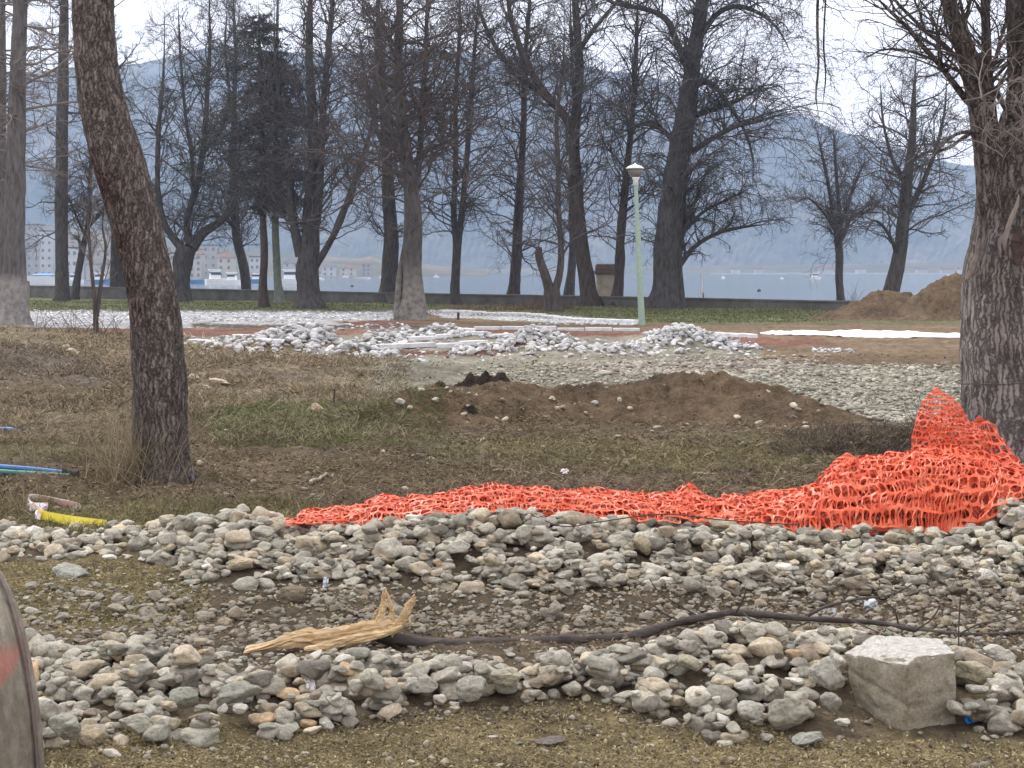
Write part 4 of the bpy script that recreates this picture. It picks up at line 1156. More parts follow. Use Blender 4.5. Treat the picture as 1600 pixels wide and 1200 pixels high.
CM = shape_meshes(SHP, 3, M['cobble_own'], 'cobble'); HM = shape_meshes(SHP, 4, M['cobble_own'], 'boulder')
rh = np.random.default_rng(5)
for g, zc in zip(heroes, hl):
    own_stone('boulder', None, None, None, (g[0], g[1], min(zc, float(Z(g[0], g[1], False)) + .11)), (rh.normal() * .1, rh.normal() * .12, rh.uniform(-.35, .35) + (3.14 if rh.uniform() < .5 else 0)), (g[2] * 1.04, g[3], g[4] * 1.04), tuple(x * y for x, y in zip(g[5], (1.04, 1.0, .93))), g[6], 'boulder' if g[2] > .055 else 'stone', 'marked stones', HM[g[7] % len(HM)])


def place_word(qx, p_, y):
    if y > 9.2:
        a = ['left end of the ridge', 'ridge below the pine', 'ridge behind the splintered wood', 'middle ridge left part', 'middle ridge right part', 'ridge below the netting heap', 'ridge below the right trunk'][int(np.searchsorted([150, 380, 640, 850, 1120, 1450], qx))]
        return ('high on the ' if p_ < 850 else 'halfway up the ' if p_ < 885 else 'low on the ') + a
    if y > 7.5:
        return 'in the dip ' + ['by the pipe', 'left of the splintered wood', 'around the splintered wood', 'along the branch', 'behind the block'][int(np.searchsorted([200, 380, 660, 1200], qx))]
    a = ['beside the pipe', 'left of the middle', 'below the splintered wood', 'near the centre', 'front heap left side', 'left of the block', 'right of the block'][int(np.searchsorted([200, 400, 620, 900, 1120, 1330], qx))]
    return ('rear of front bank, ' if p_ < 1080 else 'edge of front bank, ') + a


for j in own:
    r = ALL[j]; cn = STONE_COLS[int(r[10])][1]
    qx, p_ = q[j], pyc[j]
    size = 'large' if r[3] > .068 else 'middling' if r[3] > .05 else 'small'
    el = r[4] / r[3]; fl = r[5] / r[4]
    sh = 'flat' if fl < .6 else 'oblong' if el < .75 else 'rounded'
    own_stone('cobble', None, None, None, r[:3], r[6:9], r[3:6], ccol(r), f'{size} {sh} {cn} cobble {place_word(qx, p_, r[1])}', 'cobble', 'grey river cobbles', CM[int(r[9]) % len(CM)])
vis = RST
fine = vis[:, 3] / vis[:, 1] * F > 5.2
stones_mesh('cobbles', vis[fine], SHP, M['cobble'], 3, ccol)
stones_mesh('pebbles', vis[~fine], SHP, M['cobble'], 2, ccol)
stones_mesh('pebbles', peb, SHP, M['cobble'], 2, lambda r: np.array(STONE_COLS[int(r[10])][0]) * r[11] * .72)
# grit: crumbs of soil and gravel over the near ground
gp = sample(15000, 5.6, 10.2, -220, 1820, lambda q, y: np.where(y < 6.6, 1, .5))
gp = np.array(gp); gs = np.clip(np.exp(rg.normal(np.log(.0055), .35, len(gp))), .003, .012)
ii = np.clip(((gp[:, 1] - dr.y0) / dr.c).astype(int), 0, len(dr.ys) - 1); jj = np.clip(((gp[:, 0] - dr.x0) / dr.c).astype(int), 0, len(dr.xs) - 1)
low = dr.h[ii, jj] - dr.g[ii, jj] < .02
gp, gs = gp[low], gs[low]
zz = Z(gp[:, 0], gp[:, 1])
GC = [C_GRIT * 1.25, C_GRIT * .9, C_EARTH * .9, C_DARK * 1.3, np.array((.42, .36, .20)), C_EARTH * 1.3]
gl = np.column_stack([gp, zz + gs * .3, gs * 1.3, gs, gs * .8, rg.uniform(0, 3, (len(gp), 3)), rg.integers(0, 26, len(gp)), rg.integers(0, 6, len(gp)), rg.uniform(.7, 1.3, len(gp))])
stones_mesh('gravel', gl, SHP, M['cobble'], 1, lambda r: np.array(GC[int(r[10])]) * r[11])

# pale gravel and stray stones over the middle ground
def scatter(n, poly, smin, smax, cols, name, sub=1, gamma=1.0, flat=.6):
    poly = np.array(poly, float); o_ = []
    while len(o_) < n:
        px = rg.uniform(poly[:, 0].min(), poly[:, 0].max(), n * 2); py = rg.uniform(poly[:, 1].min(), poly[:, 1].max(), n * 2)
        D_ = H * F / (py - HY)
        k = inpoly(px, py, poly)
        o_ += list(zip((px[k] - CX) / F * D_[k], D_[k]))
    o_ = np.array(o_[:n]); s = smin + (smax - smin) * rg.uniform(0, 1, n) ** 2.2
    z = ZP(o_[:, 0], o_[:, 1])
    L = np.column_stack([o_, z + s * .25, s * 1.15, s * .9, s * flat, rg.normal(0, .2, (n, 2)), rg.uniform(0, 6.28, n), rg.integers(0, 26, n), rg.integers(0, len(cols), n), rg.uniform(.75, 1.2, n)])
    return stones_mesh(name, L, SHP, M['cobble'], sub, lambda r: np.array(cols[int(r[10])]) * r[11])


GG = [(.33, .315, .26), (.27, .26, .21), (.40, .38, .315), (.22, .20, .16)]
scatter(8500, [(1050, 592), (1300, 570), (1720, 570), (1720, 672), (1420, 668), (1330, 655), (1250, 640), (1130, 610)], .018, .06, GG, 'gravel')
scatter(2600, [(700, 590), (800, 570), (950, 566), (1200, 562), (1300, 572), (1250, 585), (1100, 600), (900, 605)], .015, .05, GG, 'gravel')
scatter(700, [(850, 570), (1100, 560), (1300, 555), (1250, 590), (950, 590)], .03, .08, [(.36, .31, .26), (.42, .38, .32), (.27, .22, .19)], 'gravel')
scatter(420, [(-60, 830), (1600, 830), (1640, 660), (1450, 660), (700, 640), (100, 560), (-80, 560)], .01, .045, [(.27, .235, .175), (.22, .185, .14), (.34, .30, .24)], 'pebbles')
scatter(160, [(600, 670), (1300, 670), (1250, 600), (640, 600)], .02, .06, [(.48, .43, .33), (.34, .29, .23)], 'pebbles')

# single stones on the soil behind the ridge
def single(px, py, hw, hh, c, lab, k, group='stones on the soil', cat='stone', mat=None):
    g = GP(px, py); s = g[1] / F
    return own_stone('stone', None, None, None, (g[0], g[1], g[2] + hh * s * .5), (.1, .15, .3 * k), (hw * s, hw * s * .75, hh * s), c, lab, cat, group, HM[k % len(HM)])


for k, (px, py, hw, hh, c, lab) in enumerate([
    (303, 594, 9, 7, (.50, .45, .35), 'cream rounded stone on the grassy swell just right of the pine'),
    (340, 601, 20, 6, (.42, .35, .25), 'long low tan stone behind the pine, the largest of its cluster'),
    (322, 607, 9, 4, (.45, .38, .28), 'small flat tan stone below the cream rounded one by the pine'),
    (113, 553, 13, 6, (.45, .38, .30), 'buff stone on the dark tussocky swell left of the pine'),
    (105, 545, 9, 4, (.36, .31, .26), 'smaller buff stone touching the one on the left swell'),
    (627, 634, 12, 6, (.52, .50, .45), 'pale oblong stone at the left foot of the brown earth bank'),
    (681, 632, 9, 5, (.47, .43, .35), 'second pale stone right of the oblong one on the earth bank'),
    (863, 625, 7, 4, (.55, .47, .36), 'cream stone on the left crest of the brown earth bank'),
    (930, 631, 7, 4, (.60, .57, .50), 'whitish oval pebble in the middle of the brown earth bank'),
    (968, 630, 4, 6, (.52, .46, .35), 'upright cream pebble in the middle of the brown earth bank'),
    (870, 640, 6, 3, (.50, .44, .34), 'small pale stone below the cream one on the left crest'),
    (493, 645, 15, 10, (.38, .30, .20), 'rough sandy clod at the right end of the green patch'),
    (1424, 580, 7, 5, (.50, .47, .40), 'pale stone on the gravel left of the right-hand trunk'),
    (1475, 662, 9, 5, (.55, .53, .47), 'pale whitish stone on the gravel above the netting peak')]):
    single(px, py, hw, hh, c, lab, k)

# ---------------------------------------------------------------- heaps of broken white stone
rg = np.random.default_rng(31)
dw = Drop(-22, 12, 29, 64, .045, lambda X, Y: Z(X, Y, False))
WC = [(.53, .53, .53), (.44, .44, .445), (.50, .49, .47), (.36, .36, .37), (.60, .595, .585)]
XY, SZ = [], []
for (qc, D, sx, sy, h), n in zip(HEAPS, (430, 120, 130, 180, 340, 340, 80, 60, 50, 40)):
    cx = (qc - CX) / F * D
    a = rg.normal(size=(n, 2)) * .62
    XY += [(cx + u * sx, D + v * sy) for u, v in a]; SZ += list(np.clip(np.exp(rg.normal(np.log(.088), .25, n)), .045, .15))
def wscat(n, q0, q1, p0, p1, s=.06):
    for _ in range(n):
        p = rg.uniform(p0, p1); D = H * F / (p - HY); qx = rg.uniform(q0, q1)
        XY.append(((qx - CX) / F * D, D)); SZ.append(s * rg.uniform(.6, 1.3))
wscat(50, 290, 420, 536, 556, .08); wscat(70, 300, 470, 498, 505, .09); wscat(45, 520, 640, 506, 520, .09); wscat(40, 1270, 1335, 546, 551, .07); wscat(40, 840, 1000, 503, 508, .08)
wscat(60, 700, 1200, 548, 566, .05); wscat(25, 1120, 1190, 540, 550, .06); wscat(40, 320, 620, 555, 575, .06)
perm = rg.permutation(len(XY)); XY = [XY[i] for i in perm]; SZ = [SZ[i] for i in perm]
WL = settle(dw, XY, SZ, rg, 24, (.45, .8), (.55, 1.), .3, .3, .5)
WL[:, 10] = rg.integers(0, 5, len(WL))
wq = WL[:, 0] / WL[:, 1] * F + CX; wp = HY + (H - WL[:, 2]) * F / WL[:, 1]
# those one can see best: near the surface of the heap, biggest in the picture
ii = np.clip(((WL[:, 1] - dw.y0) / dw.c).astype(int), 0, len(dw.ys) - 1); jj = np.clip(((WL[:, 0] - dw.x0) / dw.c).astype(int), 0, len(dw.xs) - 1)
expo = WL[:, 2] + WL[:, 5] * .5 >= dw.h[ii, jj] - .05
sc = WL[:, 3] * WL[:, 5] / WL[:, 1] ** 2 * (1 + 2 * expo)
od = np.argsort(-sc); NW = 290
WM = shape_meshes(SHPW, 3, M['white_own'], 'broken_stone')
HN = ['leftmost white heap', 'leftmost heap toe', 'small heap behind the leftmost', 'pale-footed tree heap', 'middle white heap', 'heap beyond the lamp',
      'leftmost heap spread', 'lamp heap saddle', 'middle heap edge', 'right toe of lamp heap']
HC = np.array([((a - CX) / F * b_, b_) for a, b_, *_ in HEAPS])
for j in od[:NW]:
    r = WL[j]; k = int(np.argmin(np.hypot(HC[:, 0] - r[0], HC[:, 1] - r[1])))
    near = np.hypot(HC[k, 0] - r[0], HC[k, 1] - r[1]) < 2.4
    c = np.array(WC[int(r[10])]) * (r[11] * .3 + .7)
    tone = ['bright white', 'light grey', 'cream white', 'grey', 'bright white'][int(r[10])]
    side = 'left' if r[0] < HC[k, 0] - .35 else 'right' if r[0] > HC[k, 0] + .35 else 'middle'
    lvl = 'top' if r[2] - float(Z(r[0], r[1], False)) > .16 else 'foot' if r[1] < HC[k, 1] else 'back'
    sz = 'large' if r[3] > .105 else 'small' if r[3] < .078 else 'middling'
    shp = 'slab' if r[5] / r[4] < .56 else 'block'
    lab = f'{sz} {tone} broken {shp}, {side} {lvl} of the {HN[k]}' if near else f'{sz} {tone} broken {shp} lying loose near the {HN[k]}'
    own_stone('broken_stone', None, None, None, r[:3], r[6:9], r[3:6], c, lab, 'broken stone', 'heaps of broken white stone', WM[int(r[9]) % len(WM)])
stones_mesh('rubble', WL[od[NW:]], SHPW, M['white_stone'], 2, lambda r: np.array(WC[int(r[10])]) * (r[11] * .3 + .7))
# fine white rubble on the strip beyond
def wl_strip(n, poly, s0, s1, cols, zz=0):
    return scatter(n, poly, s0, s1, cols, 'rubble', 1, flat=.5)
wl_strip(2600, [(-60, 485), (620, 488), (640, 500), (-60, 508)], .03, .085, [(.66, .66, .68), (.52, .52, .54), (.74, .74, .75), (.40, .40, .42)])
wl_strip(1100, [(655, 486), (850, 492), (1000, 503), (980, 508), (690, 497)], .02, .06, [(.66, .66, .66), (.55, .55, .55)])
wl_strip(700, [(290, 530), (620, 530), (1180, 530), (1190, 556), (600, 562), (290, 545)], .02, .07, [(.60, .60, .62), (.5, .48, .47), (.70, .70, .71), (.30, .22, .19)])
# long flat kerb slabs laid on the red ground between the heaps
MW = simple('white_slab', (.62, .62, .63), .9, .25, 3, .02)
for k, (x0, y0, x1, y1, w_, lab) in enumerate([(590, 546, 760, 541, .22, 'long white kerb slab between the leftmost and the middle heap, nearest'), (640, 533, 800, 528, .2, 'white kerb slab behind the nearest one, left of the middle heap'),
    (620, 524, 740, 522, .2, 'farthest short white kerb slab behind the leftmost heap'), (300, 537, 440, 538, .25, 'long white kerb slab left of the leftmost heap'), (690, 488, 850, 494, .35, 'low white kerb at the back, right of the pale-footed tree'),
    (850, 496, 996, 505, .35, 'low white kerb at the back ending near the lamp post'), (1100, 524, 1180, 530, .2, 'white kerb slab right of the right-hand heap'), (740, 516, 1000, 517, .2, 'thin white kerb line behind the middle heap')]):
    a, b_ = G(x0, y0), G(x1, y1); d = b_ - a; n = int(np.linalg.norm(d) / 1.0) + 1
    mb = MB()
    for i in range(n):
        c = a + d * (i + .5) / n; L_ = np.linalg.norm(d) / n * .97
        c[2] = float(Z(c[0], c[1])) + .05
        mb.box(c + [0, rg.normal() * .03, rg.normal() * .012], (L_, w_, .12), math.atan2(d[1], d[0]) + rg.normal() * .02, .015)
    tag(mb.build('kerb', MW), lab, 'kerb', 'white kerb slabs')

# ---------------------------------------------------------------- orange barrier netting, crumpled along the ridge
rg = np.random.default_rng(17)
m, t, p, o_ = newmat('orange_plastic')
t.links.new(ramp(t, noise(t, 9, 4), [(.3, (.66, .085, .03)), (.5, (.80, .15, .06)), (.7, (.86, .27, .15))]), p.inputs['Base Color'])
p.inputs['Roughness'].default_value = .42; p.inputs['Specular IOR Level'].default_value = .5
tr = nd(t, 'ShaderNodeBsdfTranslucent'); tr.inputs[0].default_value = (.9, .12, .05, 1)
ms = t.nodes.new('ShaderNodeMixShader'); ms.inputs[0].default_value = .25
t.links.new(p.outputs[0], ms.inputs[1]); t.links.new(tr.outputs[0], ms.inputs[2]); t.links.new(ms.outputs[0], o_.inputs[0])
M['orange'] = m


def net_piece(mb, S, nu, nv, hole=.70, miss=0.0):
    """S(u,v)->(...,3) on 0..1; a lattice of oval holes with nu x nv cells"""
    iu, iv = np.meshgrid(np.arange(nu), np.arange(nv)); iu, iv = iu.ravel(), iv.ravel()
    if miss: k = rg.uniform(size=len(iu)) > miss; iu, iv = iu[k], iv[k]
    off = (iv % 2) * .5
    outer = np.array([(0, 0), (.5, 0), (1, 0), (1, .5), (1, 1), (.5, 1), (0, 1), (0, .5)])
    hx, hy = .5 - .042 / hole, .5 - .066 / hole
    inner = np.array([(.5 - .80 * hx, .5 - .78 * hy), (.5, .5 - hy), (.5 + .80 * hx, .5 - .78 * hy), (.5 + hx, .5), (.5 + .80 * hx, .5 + .78 * hy), (.5, .5 + hy), (.5 - .80 * hx, .5 + .78 * hy), (.5 - hx, .5)])
    pts = np.concatenate([outer, inner])
    u = (iu[:, None] + off[:, None] + pts[None, :, 0]) / nu; v = (iv[:, None] + pts[None, :, 1]) / nv
    V = S(np.clip(u, 0, 1), np.clip(v, 0, 1)).reshape(-1, 3)
    f = np.array([(i, (i + 1) % 8, 8 + (i + 1) % 8, 8 + i) for i in range(8)])
    mb.add(V, ((np.arange(len(iu)) * 16)[:, None, None] + f[None]).reshape(-1, 4))


def crumple(P, amp, f, s):
    n = [fbm(P[..., 0] * f + 9 * k, P[..., 1] * f, P[..., 2] * f + 5 * k, 3, s + 31 * k) - .5 for k in range(3)]
    r = [1 - 2 * np.abs(fbm(P[..., 0] * f * 1.9 + 9 * k, P[..., 1] * f * 1.9, P[..., 2] * f * 1.9, 2, s + 7 + k) * 2 - 1) for k in range(3)]
    return P + np.stack(n, -1) * amp * 2.6 + np.stack(r, -1) * amp * .28


NTX = [425, 470, 500, 560, 600, 640, 700, 760, 850, 930, 1000, 1060, 1080, 1100, 1180, 1230, 1290, 1300, 1325, 1345, 1400, 1440, 1500, 1560, 1600, 1640]
NTY = [818, 808, 799, 786, 776, 771, 769, 758, 763, 766, 770, 774, 764, 778, 773, 766, 757, 735, 722, 722, 714, 708, 708, 716, 738, 748]
NBX = [425, 500, 560, 620, 700, 780, 860, 940, 1000, 1100, 1250, 1400, 1480, 1540, 1565, 1640]
NBY = [824, 825, 824, 812, 806, 798, 800, 812, 812, 816, 826, 826, 832, 822, 790, 775]


def strip_net(q0, q1, Df, Dt, amp, s, fold=1.0, topk=1.0, drop=0.0):
    """a length of netting lying along the ridge: v=0 its front hem, then over the top and down behind"""
    def S(u, v):
        qx = q0 + (q1 - q0) * u
        yt = np.interp(qx, NTX, NTY) + drop; yb = np.interp(qx, NBX, NBY)
        wv = (vnoise(u * 23, u * 0 + s) - .5)
        Dm = Df + (Dt - Df) * np.minimum(v / .6, 1) + np.maximum(v - .6, 0) * .9
        py = yb + (yt + wv * 8 - yb) * np.sin(np.clip(v / .6, 0, 1) * np.pi / 2) ** .8 * topk
        z = H - (py - HY) * Dm / F
        zt = H - (yt - HY) * Dt / F
        back = np.clip((v - .6) / .4, 0, 1)
        z = np.where(v > .6, zt * topk + (.05 - zt * topk) * back ** 1.3, z)
        x = (qx + wv * 26 + (v - .5) * 30 * np.sin(u * 17 + s) - CX) / F * Dm
        return crumple(np.stack([x, Dm, z], -1), amp, 5.5, s)
    return S


mb = MB()
for q0, q1, nu, nv, Df, Dt, amp, s, dp in [(425, 1080, 75, 13, 10.35, 10.95, .040, 3, 3), (430, 1000, 61, 11, 10.45, 10.9, .055, 8, 5), (470, 900, 45, 9, 10.4, 10.85, .05, 12, 8), (980, 1600, 67, 13, 10.3, 11.1, .05, 5, 3),
                                   (1000, 1590, 61, 13, 10.4, 11.0, .07, 15, 6), (1050, 1560, 51, 11, 10.35, 10.95, .06, 25, 10), (1180, 1610, 45, 13, 10.5, 11.3, .07, 35, 2), (1240, 1600, 40, 11, 10.4, 11.2, .09, 45, 10),
                                   (1300, 1640, 36, 11, 10.7, 11.6, .07, 55, 0), (1380, 1640, 30, 11, 10.6, 11.5, .09, 65, 6), (700, 1150, 45, 9, 10.4, 10.85, .05, 75, 5)]:
    net_piece(mb, strip_net(q0, q1, Df, Dt, amp, s, drop=dp), nu, nv, rg.uniform(.84, 1.0), .03)


def cone_net(ctr, top, rx, ry, lean, amp, s, a0=0., a1=6.28, pw=1.0, bulge=.25):
    """netting draped over a pointed heap; v=0 hem, v=1 tip"""
    def S(u, v):
        a = a0 + (a1 - a0) * u
        k = (1 - v) ** pw + bulge * np.sin(v * np.pi) * (.7 + .3 * np.sin(a * 3 + s))
        x = ctr[0] + np.cos(a) * rx * k + lean * v
        y = ctr[1] + np.sin(a) * ry * k
        z = ctr[2] + (top - ctr[2]) * v
        return crumple(np.stack([x, y, z], -1), amp, 5.0, s)
    return S


Dc = 11.6
def XZ(px, py, D=Dc): return (px - CX) / F * D, H - (py - HY) * D / F
x0, z0 = XZ(1492, 745); _, zt = XZ(1470, 606)
net_piece(mb, cone_net((x0, Dc, z0 - .08), zt, .31, .3, -.13, .05, 4, bulge=.30, pw=.7), 30, 19, .96)
net_piece(mb, cone_net((x0 + .03, Dc + .05, z0 - .05), zt - .12, .30, .3, -.08, .045, 14, bulge=.3, pw=.85), 26, 15, .92)
net_piece(mb, cone_net((x0 + .22, Dc + .1, z0 - .15), XZ(0, 655)[1], .34, .3, .0, .05, 24, bulge=.45), 26, 9, .98)
net_piece(mb, cone_net((x0 + .02, Dc - .2, z0 - .2), XZ(0, 705)[1], .62, .4, .0, .06, 34, bulge=.3), 38, 9, .95)
net_piece(mb, cone_net((x0 - .3, Dc - .3, z0 - .2), XZ(0, 728)[1], .5, .35, -.1, .06, 44, bulge=.3), 32, 8, .95)
x1, z1 = XZ(1325, 760, 11.2)
net_piece(mb, cone_net((x1, 11.2, z1), XZ(0, 706, 11.2)[1], .15, .16, -.02, .022, 54, bulge=.3, pw=.6), 22, 8, .98)
x2, _ = XZ(1080, 790, 10.9)
net_piece(mb, cone_net((x2, 10.9, .2), XZ(0, 757, 10.9)[1], .16, .14, .0, .03, 64, bulge=.1), 18, 6, .9)
# one loop of netting arching in front of the dark hollow beside the trunk
xl, zl = XZ(1548, 676, 11.9)
o = mb.build('barrier_netting', M['orange'], None, smooth=False)
o['kind'] = 'thing'
md = o.modifiers.new('Solidify', 'SOLIDIFY'); md.thickness = .0025
tag(o, 'crumpled bright orange plastic netting draped along the stone ridge, heaped against the right trunk', 'safety netting')

# ---------------------------------------------------------------- fallen branch with its splintered end
rg = np.random.default_rng(23)
m, t, p, o_ = newmat('raw_wood')
f = noise(t, 60, 8, stretch=(.10, 1, 1), rough=.75)
t.links.new(ramp(t, f, [(.30, (.22, .13, .065)), (.42, (.50, .34, .17)), (.55, (.66, .49, .29)), (.72, (.78, .64, .44))]), p.inputs['Base Color'])
p.inputs['Roughness'].default_value = .75; bump(t, p, f, .012)
M['raw_wood'] = m
DB = 7.75
def PB(px, py, D=DB): return W(px, py, D)
br = empty('fallen_branch', PB(620, 1003), 'dark fallen branch with a torn yellow splintered end, lying across the stones', 'branch')
bo = np.array(br.location)
dk = simple('branch_bark', (.085, .072, .064), .95, .55, 22, .012, stretch=(.35, 1, 1))
mb = MB()
pts = [(570, 985, 24, 7.72), (610, 996, 27, 7.74), (640, 1001, 28, 7.75), (680, 1006, 25, 7.75), (740, 1007, 24, 7.75), (800, 1004, 23, 7.78), (850, 1004, 23, 7.8), (900, 1001, 22, 7.8), (950, 998, 21, 7.82), (1000, 991, 20, 7.85), (1040, 978, 18, 7.9), (1080, 968, 17, 7.9), (1120, 961, 16, 7.95), (1145, 957, 14, 8.0), (1190, 960, 14, 8.0), (1250, 966, 12, 8.0), (1310, 969, 11, 8.0),
       (1370, 973, 10, 8.0), (1430, 984, 9, 7.95), (1500, 991, 8, 7.9), (1560, 990, 7, 7.9), (1640, 986, 6, 7.9), (1750, 990, 4, 7.9)]
a = np.array(pts, float); c = catmull(a, 220)
P = np.stack([(c[:, 0] - CX) / F * c[:, 3], c[:, 3], H - (c[:, 1] - HY) * c[:, 3] / F], 1) - bo
r = c[:, 2] * .72 / F * c[:, 3] / 2 * (1 + .3 * (vnoise(c[:, 0] / 16, c[:, 0] * 0) - .5) + .25 * (vnoise(c[:, 0] / 47, c[:, 0] * 0 + 9) > .8) + .22 * np.exp(-((c[:, 0] % 137 - 60) / 9) ** 2))
trunk_tubes(mb, P, r, 14, rg, .10)
mb.build('stem', dk, br, smooth=True)
tw = [[(960, 1000, 7), (945, 1016, 6), (925, 1024, 5), (900, 1027, 2)], [(1068, 985, 6), (1064, 1000, 6), (1048, 1012, 4), (1000, 1016, 3), (960, 1005, 2)], [(1200, 970, 7), (1194, 985, 6), (1193, 1003, 5)], [(1025, 990, 4), (1024, 1012, 2)],
      [(660, 992, 3), (672, 1008, 3), (700, 1018, 3), (760, 1022, 2), (820, 1010, 1.5)], [(700, 1018, 2.5), (740, 1010, 2), (800, 1018, 1.5)], [(1262, 962, 6), (1290, 948, 5), (1340, 936, 4), (1390, 930, 3), (1428, 912, 2)],
      [(1075, 975, 3), (1040, 960, 3), (1020, 945, 2), (1000, 938, 2)], [(1095, 965, 3), (1060, 945, 2.5), (1030, 925, 2), (1015, 905, 1.5)], [(1090, 985, 2), (1060, 1005, 2), (1000, 1010, 1.5)], [(1150, 957, 3), (1160, 940, 2.5), (1166, 920, 2)],
      [(1160, 957, 3), (1175, 968, 3), (1200, 975, 2)], [(1404, 976, 3), (1398, 955, 3), (1385, 942, 2), (1370, 938, 1.5)], [(1500, 990, 3), (1530, 975, 2.5), (1560, 970, 2), (1600, 958, 1.5)], [(1320, 965, 3), (1365, 985, 2), (1420, 1010, 1.5)],
      [(1430, 985, 3), (1455, 968, 2.5), (1470, 945, 2)], [(1560, 990, 3), (1590, 1002, 2.5), (1640, 1008, 2)]]
for l in tw:
    mb = MB(); q_ = catmull(np.array(l, float), 24); d_ = DB + .15 + rg.normal() * .06 - np.linspace(0, .12, 24)
    P = np.stack([(q_[:, 0] - CX) / F * d_, d_, H - (q_[:, 1] - HY) * d_ / F], 1) - bo
    mb.tube(P, q_[:, 2] / F * DB / 2, 6); mb.build('side_twig', dk, br, smooth=True)


def sliver(pts, thick, name, seed, dz=0.):
    """a torn plank-like sliver: centre line with half-widths, ragged section"""
    a = np.array(pts, float); n = 70; c = catmull(a, n)
    D = c[:, 3]; X = (c[:, 0] - CX) / F * D; Zc = H - (c[:, 1] - HY) * D / F
    P = np.stack([X, D, Zc], 1); T = nrm(np.gradient(P, axis=0)); up = nrm(np.cross(T, np.array((0, 1., 0)))); k = 14
    k = 28; ang = np.arange(k) / k * 2 * np.pi
    hw = c[:, 2] / F * D / 2
    rgd = 1 + .34 * (vnoise(np.cos(ang)[None] * 3 + seed + 0 * hw[:, None], np.sin(ang)[None] * 3 + 0 * hw[:, None], np.arange(n)[:, None] * .28 + 0 * ang[None]) - .5) * 2
    tt_ = np.arange(n) / (n - 1)
    fib = vnoise(ang[None] * 5.2 + 3 * seed + 0 * tt_[:, None], tt_[:, None] * 5 + 0 * ang[None] + seed) - .5      # fibres standing up along the grain
    rgd = rgd * (1 + .38 * fib)
    V = P[:, None] + up[:, None] * (np.cos(ang)[None] * hw[:, None] * rgd)[..., None] + np.array((0, 1., 0)) * (np.sign(np.sin(ang)) * np.abs(np.sin(ang)) ** .7 * thick)[None, :, None] * rgd[..., None]
    V = V.reshape(-1, 3) - bo
    i = np.arange(n - 1)[:, None] * k; j = np.arange(k)[None]
    qd = np.stack([i + j, i + (j + 1) % k, i + k + (j + 1) % k, i + k + j], -1).reshape(-1, 4)
    return mesh(name, V, [qd, np.array([np.arange(k)[::-1], (n - 1) * k + np.arange(k)])], M['raw_wood'], br, smooth=False)


sliver([(382, 1018, 2, 7.5), (420, 1010, 9, 7.52), (460, 1000, 22, 7.56), (500, 999, 32, 7.6), (540, 995, 30, 7.62), (580, 986, 26, 7.65), (615, 979, 20, 7.68), (640, 968, 10, 7.7)], .03, 'splinter', 1)
sliver([(384, 1012, 2, 7.55), (420, 1006, 7, 7.56), (455, 999, 10, 7.6), (500, 993, 14, 7.63), (560, 984, 18, 7.66), (600, 975, 12, 7.68)], .022, 'splinter', 7)
sliver([(476, 1014, 4, 7.5), (510, 1010, 13, 7.52), (550, 1000, 13, 7.55), (600, 990, 9, 7.6), (628, 978, 3, 7.62)], .02, 'splinter', 17)
sliver([(590, 982, 13, 7.66), (595, 964, 11, 7.66), (599, 945, 9, 7.66), (600, 930, 6, 7.66), (601, 918, 2, 7.66)], .014, 'splinter', 9)
sliver([(608, 984, 12, 7.70), (611, 968, 10, 7.7), (612, 954, 7, 7.7), (608, 938, 5, 7.7), (603, 924, 2, 7.7)], .012, 'splinter', 13)
sliver([(608, 988, 16, 7.64), (622, 978, 14, 7.64), (632, 962, 13, 7.64), (640, 946, 10, 7.64), (645, 938, 8, 7.64), (647, 929, 2, 7.64)], .014, 'splinter', 19)
sliver([(590, 976, 6, 7.72), (586, 962, 5, 7.72), (592, 950, 2, 7.72)], .008, 'splinter', 29)

# ---------------------------------------------------------------- concrete block
m, t, p, o_ = newmat('old_concrete')
f = noise(t, 60, 8, rough=.8); g = noise(t, 7, 6)
c = mul(t, ramp(t, f, [(.3, (.20, .175, .135)), (.5, (.34, .305, .24)), (.7, (.45, .42, .35))]), ramp(t, g, [(.35, (.74, .70, .64)), (.6, (1.05, 1.04, 1.02))]))
gm = nd(t, 'ShaderNodeNewGeometry'); s_ = t.nodes.new('ShaderNodeSeparateXYZ'); t.links.new(gm.outputs['Normal'], s_.inputs[0])
a1 = nd(t, 'ShaderNodeMapRange'); a1.inputs[1].default_value = .72; a1.inputs[2].default_value = .9; t.links.new(s_.outputs[2], a1.inputs[0])
mm = nd(t, 'ShaderNodeMath', operation='MULTIPLY'); t.links.new(a1.outputs[0], mm.inputs[0]); t.links.new(ramp(t, noise(t, 45, 6, rough=.8), [(.40, (.25,) * 3), (.56, (.95,) * 3)]), mm.inputs[1])
t.links.new(mixc(t, mm.outputs[0], c, (.60, .59, .56)), p.inputs['Base Color']); p.inputs['Roughness'].default_value = .95
bump(t, p, f, .01); bump(t, p, g, .02)
